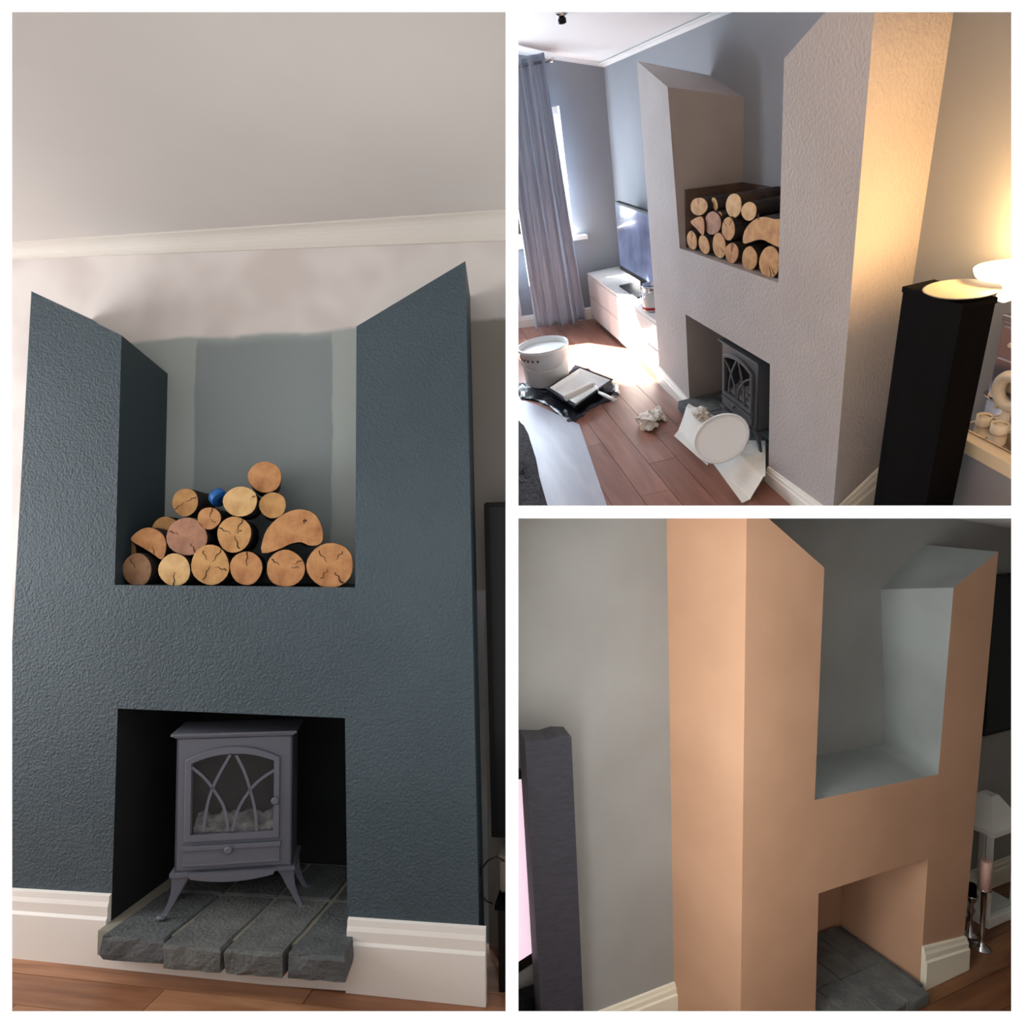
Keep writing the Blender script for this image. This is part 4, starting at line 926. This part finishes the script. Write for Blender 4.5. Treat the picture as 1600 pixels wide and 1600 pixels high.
# slate coloured tower at the left and the lit screen behind it
a, b, c, d = P.at(820, 1156, 1, -.2), P.at(893, 1151, 1, -.2), P.at(912, 1580, 1, -.2), P.at(845, 1580, 1, -.2)
a2, b2 = a.copy(), b.copy(); k0 = (a.z - .0) / (a.z - d.z); d2 = a.lerp(d, k0); c2 = b.lerp(c, (b.z) / (b.z - c.z))
tw = thing('tower_unit', P, ((d2.x + c2.x) / 2, -.15, 0), 'tall slate grey narrow tower standing at the left of the peach room', 'tower')
f_ = [d2, c2, b2, b2.lerp(a2, .3) + Vector((0, 0, .004)), b2.lerp(a2, .55) + Vector((0, 0, -.006)), b2.lerp(a2, .8) + Vector((0, 0, -.004)), a2]
MB().ext(f_, (.02, .09, 0)).build('tower_body', M_['slate_wood'], tw, clip=CP, bevel=.002)
MB().box(min(d2.x, a.x) + .03, c2.x + .02, -.215, -.095, 0, .02).build('base_plate', M_['black'], tw)
sc = thing('television', P, (-.8, -.12, .45), 'lit pinkish white screen with black frame behind the slate tower', 'television')
n_s = (.3, -.954, 0); p_s = (-.80, -.07, 1)
q4_ = [P.on(u, v, p_s, n_s) for u, v in ((795, 1208), (842, 1203), (850, 1494), (795, 1530))]
cen = sum(q4_, Vector()) / 4
bz = Vector((-.83 * .018, -.55 * .018, 0)); dn_ = Vector(n_s).normalized()
MB().ext(q4_, -dn_ * .03).build('casing', M_['black'], sc, clip=CP)
inn = [P.on(u, v, p_s, n_s) + dn_ * .0015 for u, v in ((795, 1219), (838, 1216), (844, 1480), (795, 1512))]
MB().ext(inn, -dn_ * .002).build('screen_panel', M_['pink_screen'], sc, clip=CP)
MB().box(-.85, -.60, -.09, -.04, .30, .36).build('stand', M_['black'], sc, clip=CP)
tb_ = thing('tv_bench', P, (-.8, -.2, 0), 'dull grey bench below the lit screen at the left of the peach room', 'tv bench')
MB().box(-1.2, -.52, -.1, -.03, .0, .28).build('carcass', M_['cab_grey'], tb_, clip=CP); MB().box(-1.2, -.51, -.105, -.025, .28, .30).build('top', M_['cab_grey'], tb_, clip=CP)
# wall television, lantern and candlestick in the right alcove
A, B = P.at(1546, 900, 1, -.05), P.at(1543, 1150, 1, -.05)
tv = thing('television', P, (A.x + .4, -.03, 1.2), 'black wall television in the dark alcove right of the peach chimney breast', 'television')
MB().box(A.x + .02, A.x + 1.0, -.05, -.012, B.z, A.z).build('casing', M_['black'], tv, bevel=.004)
MB().box(A.x + .035, A.x + .985, -.0515, -.049, B.z + .02, A.z - .02).build('screen_panel', M_['screen'], tv)
MB().box(A.x + .3, A.x + .5, -.012, -.001, 1.1, 1.3).build('wall_bracket', M_['black'], tv)
l0 = P.at(1552, 1425, 2, 0.0); lx0 = 1.92; ly0 = -.16
g0 = P.at(1545, 1402, 1, -.2); 
ls = .24; lzb = P.at(1560, 1428, 1, -.2).z
lzb = max(lzb, .0)
lt0 = P.at(1550, 1300, 1, -.2); ltop = P.at(1580, 1268, 1, -.2)
ln_ = thing('lantern', P, (lt0.x + ls / 2, -.12, 0), 'white lantern with peaked roof cut by the right edge of the peach room', 'lantern')
X0, X1, Y0, Y1 = lt0.x, lt0.x + ls, -.2, .0 - .02; zr = lt0.z - .02
MB().box(X0 - .015, X1 + .015, Y0 - .015, Y1 + .005, 0, .05).build('base', M_['lantern'], ln_, bevel=.004)
for xx in (X0, X1 - .022):
    for yy in (Y0, Y1 - .022): MB().box(xx, xx + .022, yy, yy + .022, .05, zr).build('post', M_['lantern'], ln_)
MB().prism([(X0 - .02, Y0 - .02, zr), (X1 + .02, Y0 - .02, zr), (X1 + .02, Y1 + .01, zr), (X0 - .02, Y1 + .01, zr)], [(X0 - .02, Y0 - .02, zr + .02), (X1 + .02, Y0 - .02, zr + .02), (X1 + .02, Y1 + .01, zr + .02), (X0 - .02, Y1 + .01, zr + .02)]).build('eaves', M_['lantern'], ln_)
mx, my = (X0 + X1) / 2, (Y0 + Y1) / 2
MB().prism([(X0 - .01, Y0 - .01, zr + .02), (X1 + .01, Y0 - .01, zr + .02), (X1 + .01, Y1, zr + .02), (X0 - .01, Y1, zr + .02)], [(mx - .03, my - .03, zr + .15), (mx + .03, my - .03, zr + .15), (mx + .03, my + .03, zr + .15), (mx - .03, my + .03, zr + .15)]).build('roof', M_['lantern'], ln_)
for xa_, xb_ in ((X0 + .022, X1 - .022),): MB().box(xa_, xb_, Y0 + .008, Y0 + .012, .05, zr).build('pane', M_['glass'], ln_)
cs0 = P.at(1538, 1388, 1, -.28); cs1 = P.at(1538, 1346, 1, -.28)
cs = thing('candlestick', P, (cs0.x, -.28, 0), 'silver candlestick with a pinkish candle in front of the white lantern', 'candlestick')
MB().lathe((cs0.x, -.28, 0), [(.04, 0), (.042, .006), (.015, .018), (.010, .05), (.018, .07), (.010, .09), (.012, max(.1, cs0.z - .012)), (.03, cs0.z - .004), (.03, cs0.z)], 24).build('stem', M_['chrome'], cs)
MB().lathe((cs0.x, -.28, cs0.z), [(.026, 0), (.026, cs1.z - cs0.z), (.02, cs1.z - cs0.z + .003)], 24).build('candle', M_['candle_pink'], cs)
MB().tube([(cs0.x, -.28, cs1.z), (cs0.x + .002, -.28, cs1.z + .012)], .0012, 6).build('wick', M_['black'], cs)
c3 = P.at(1518, 1400, 1, -.2); c4 = P.at(1520, 1440, 1, -.2)
ch = thing('candlestick', P, (c3.x, -.2, 0), 'short dark silver candle holder beside the skirting in the right alcove', 'candlestick')
MB().lathe((c3.x, -.2, 0), [(.035, 0), (.036, .006), (.012, .02), (.009, .10), (.02, .125), (.009, .15), (.026, .19), (.028, .2)], 20).build('stem', M_['chrome'], ch)
MB().lathe((c3.x, -.2, .2), [(.02, 0), (.02, .05), (.016, .053)], 18).build('candle', M_['black_wood'], ch)
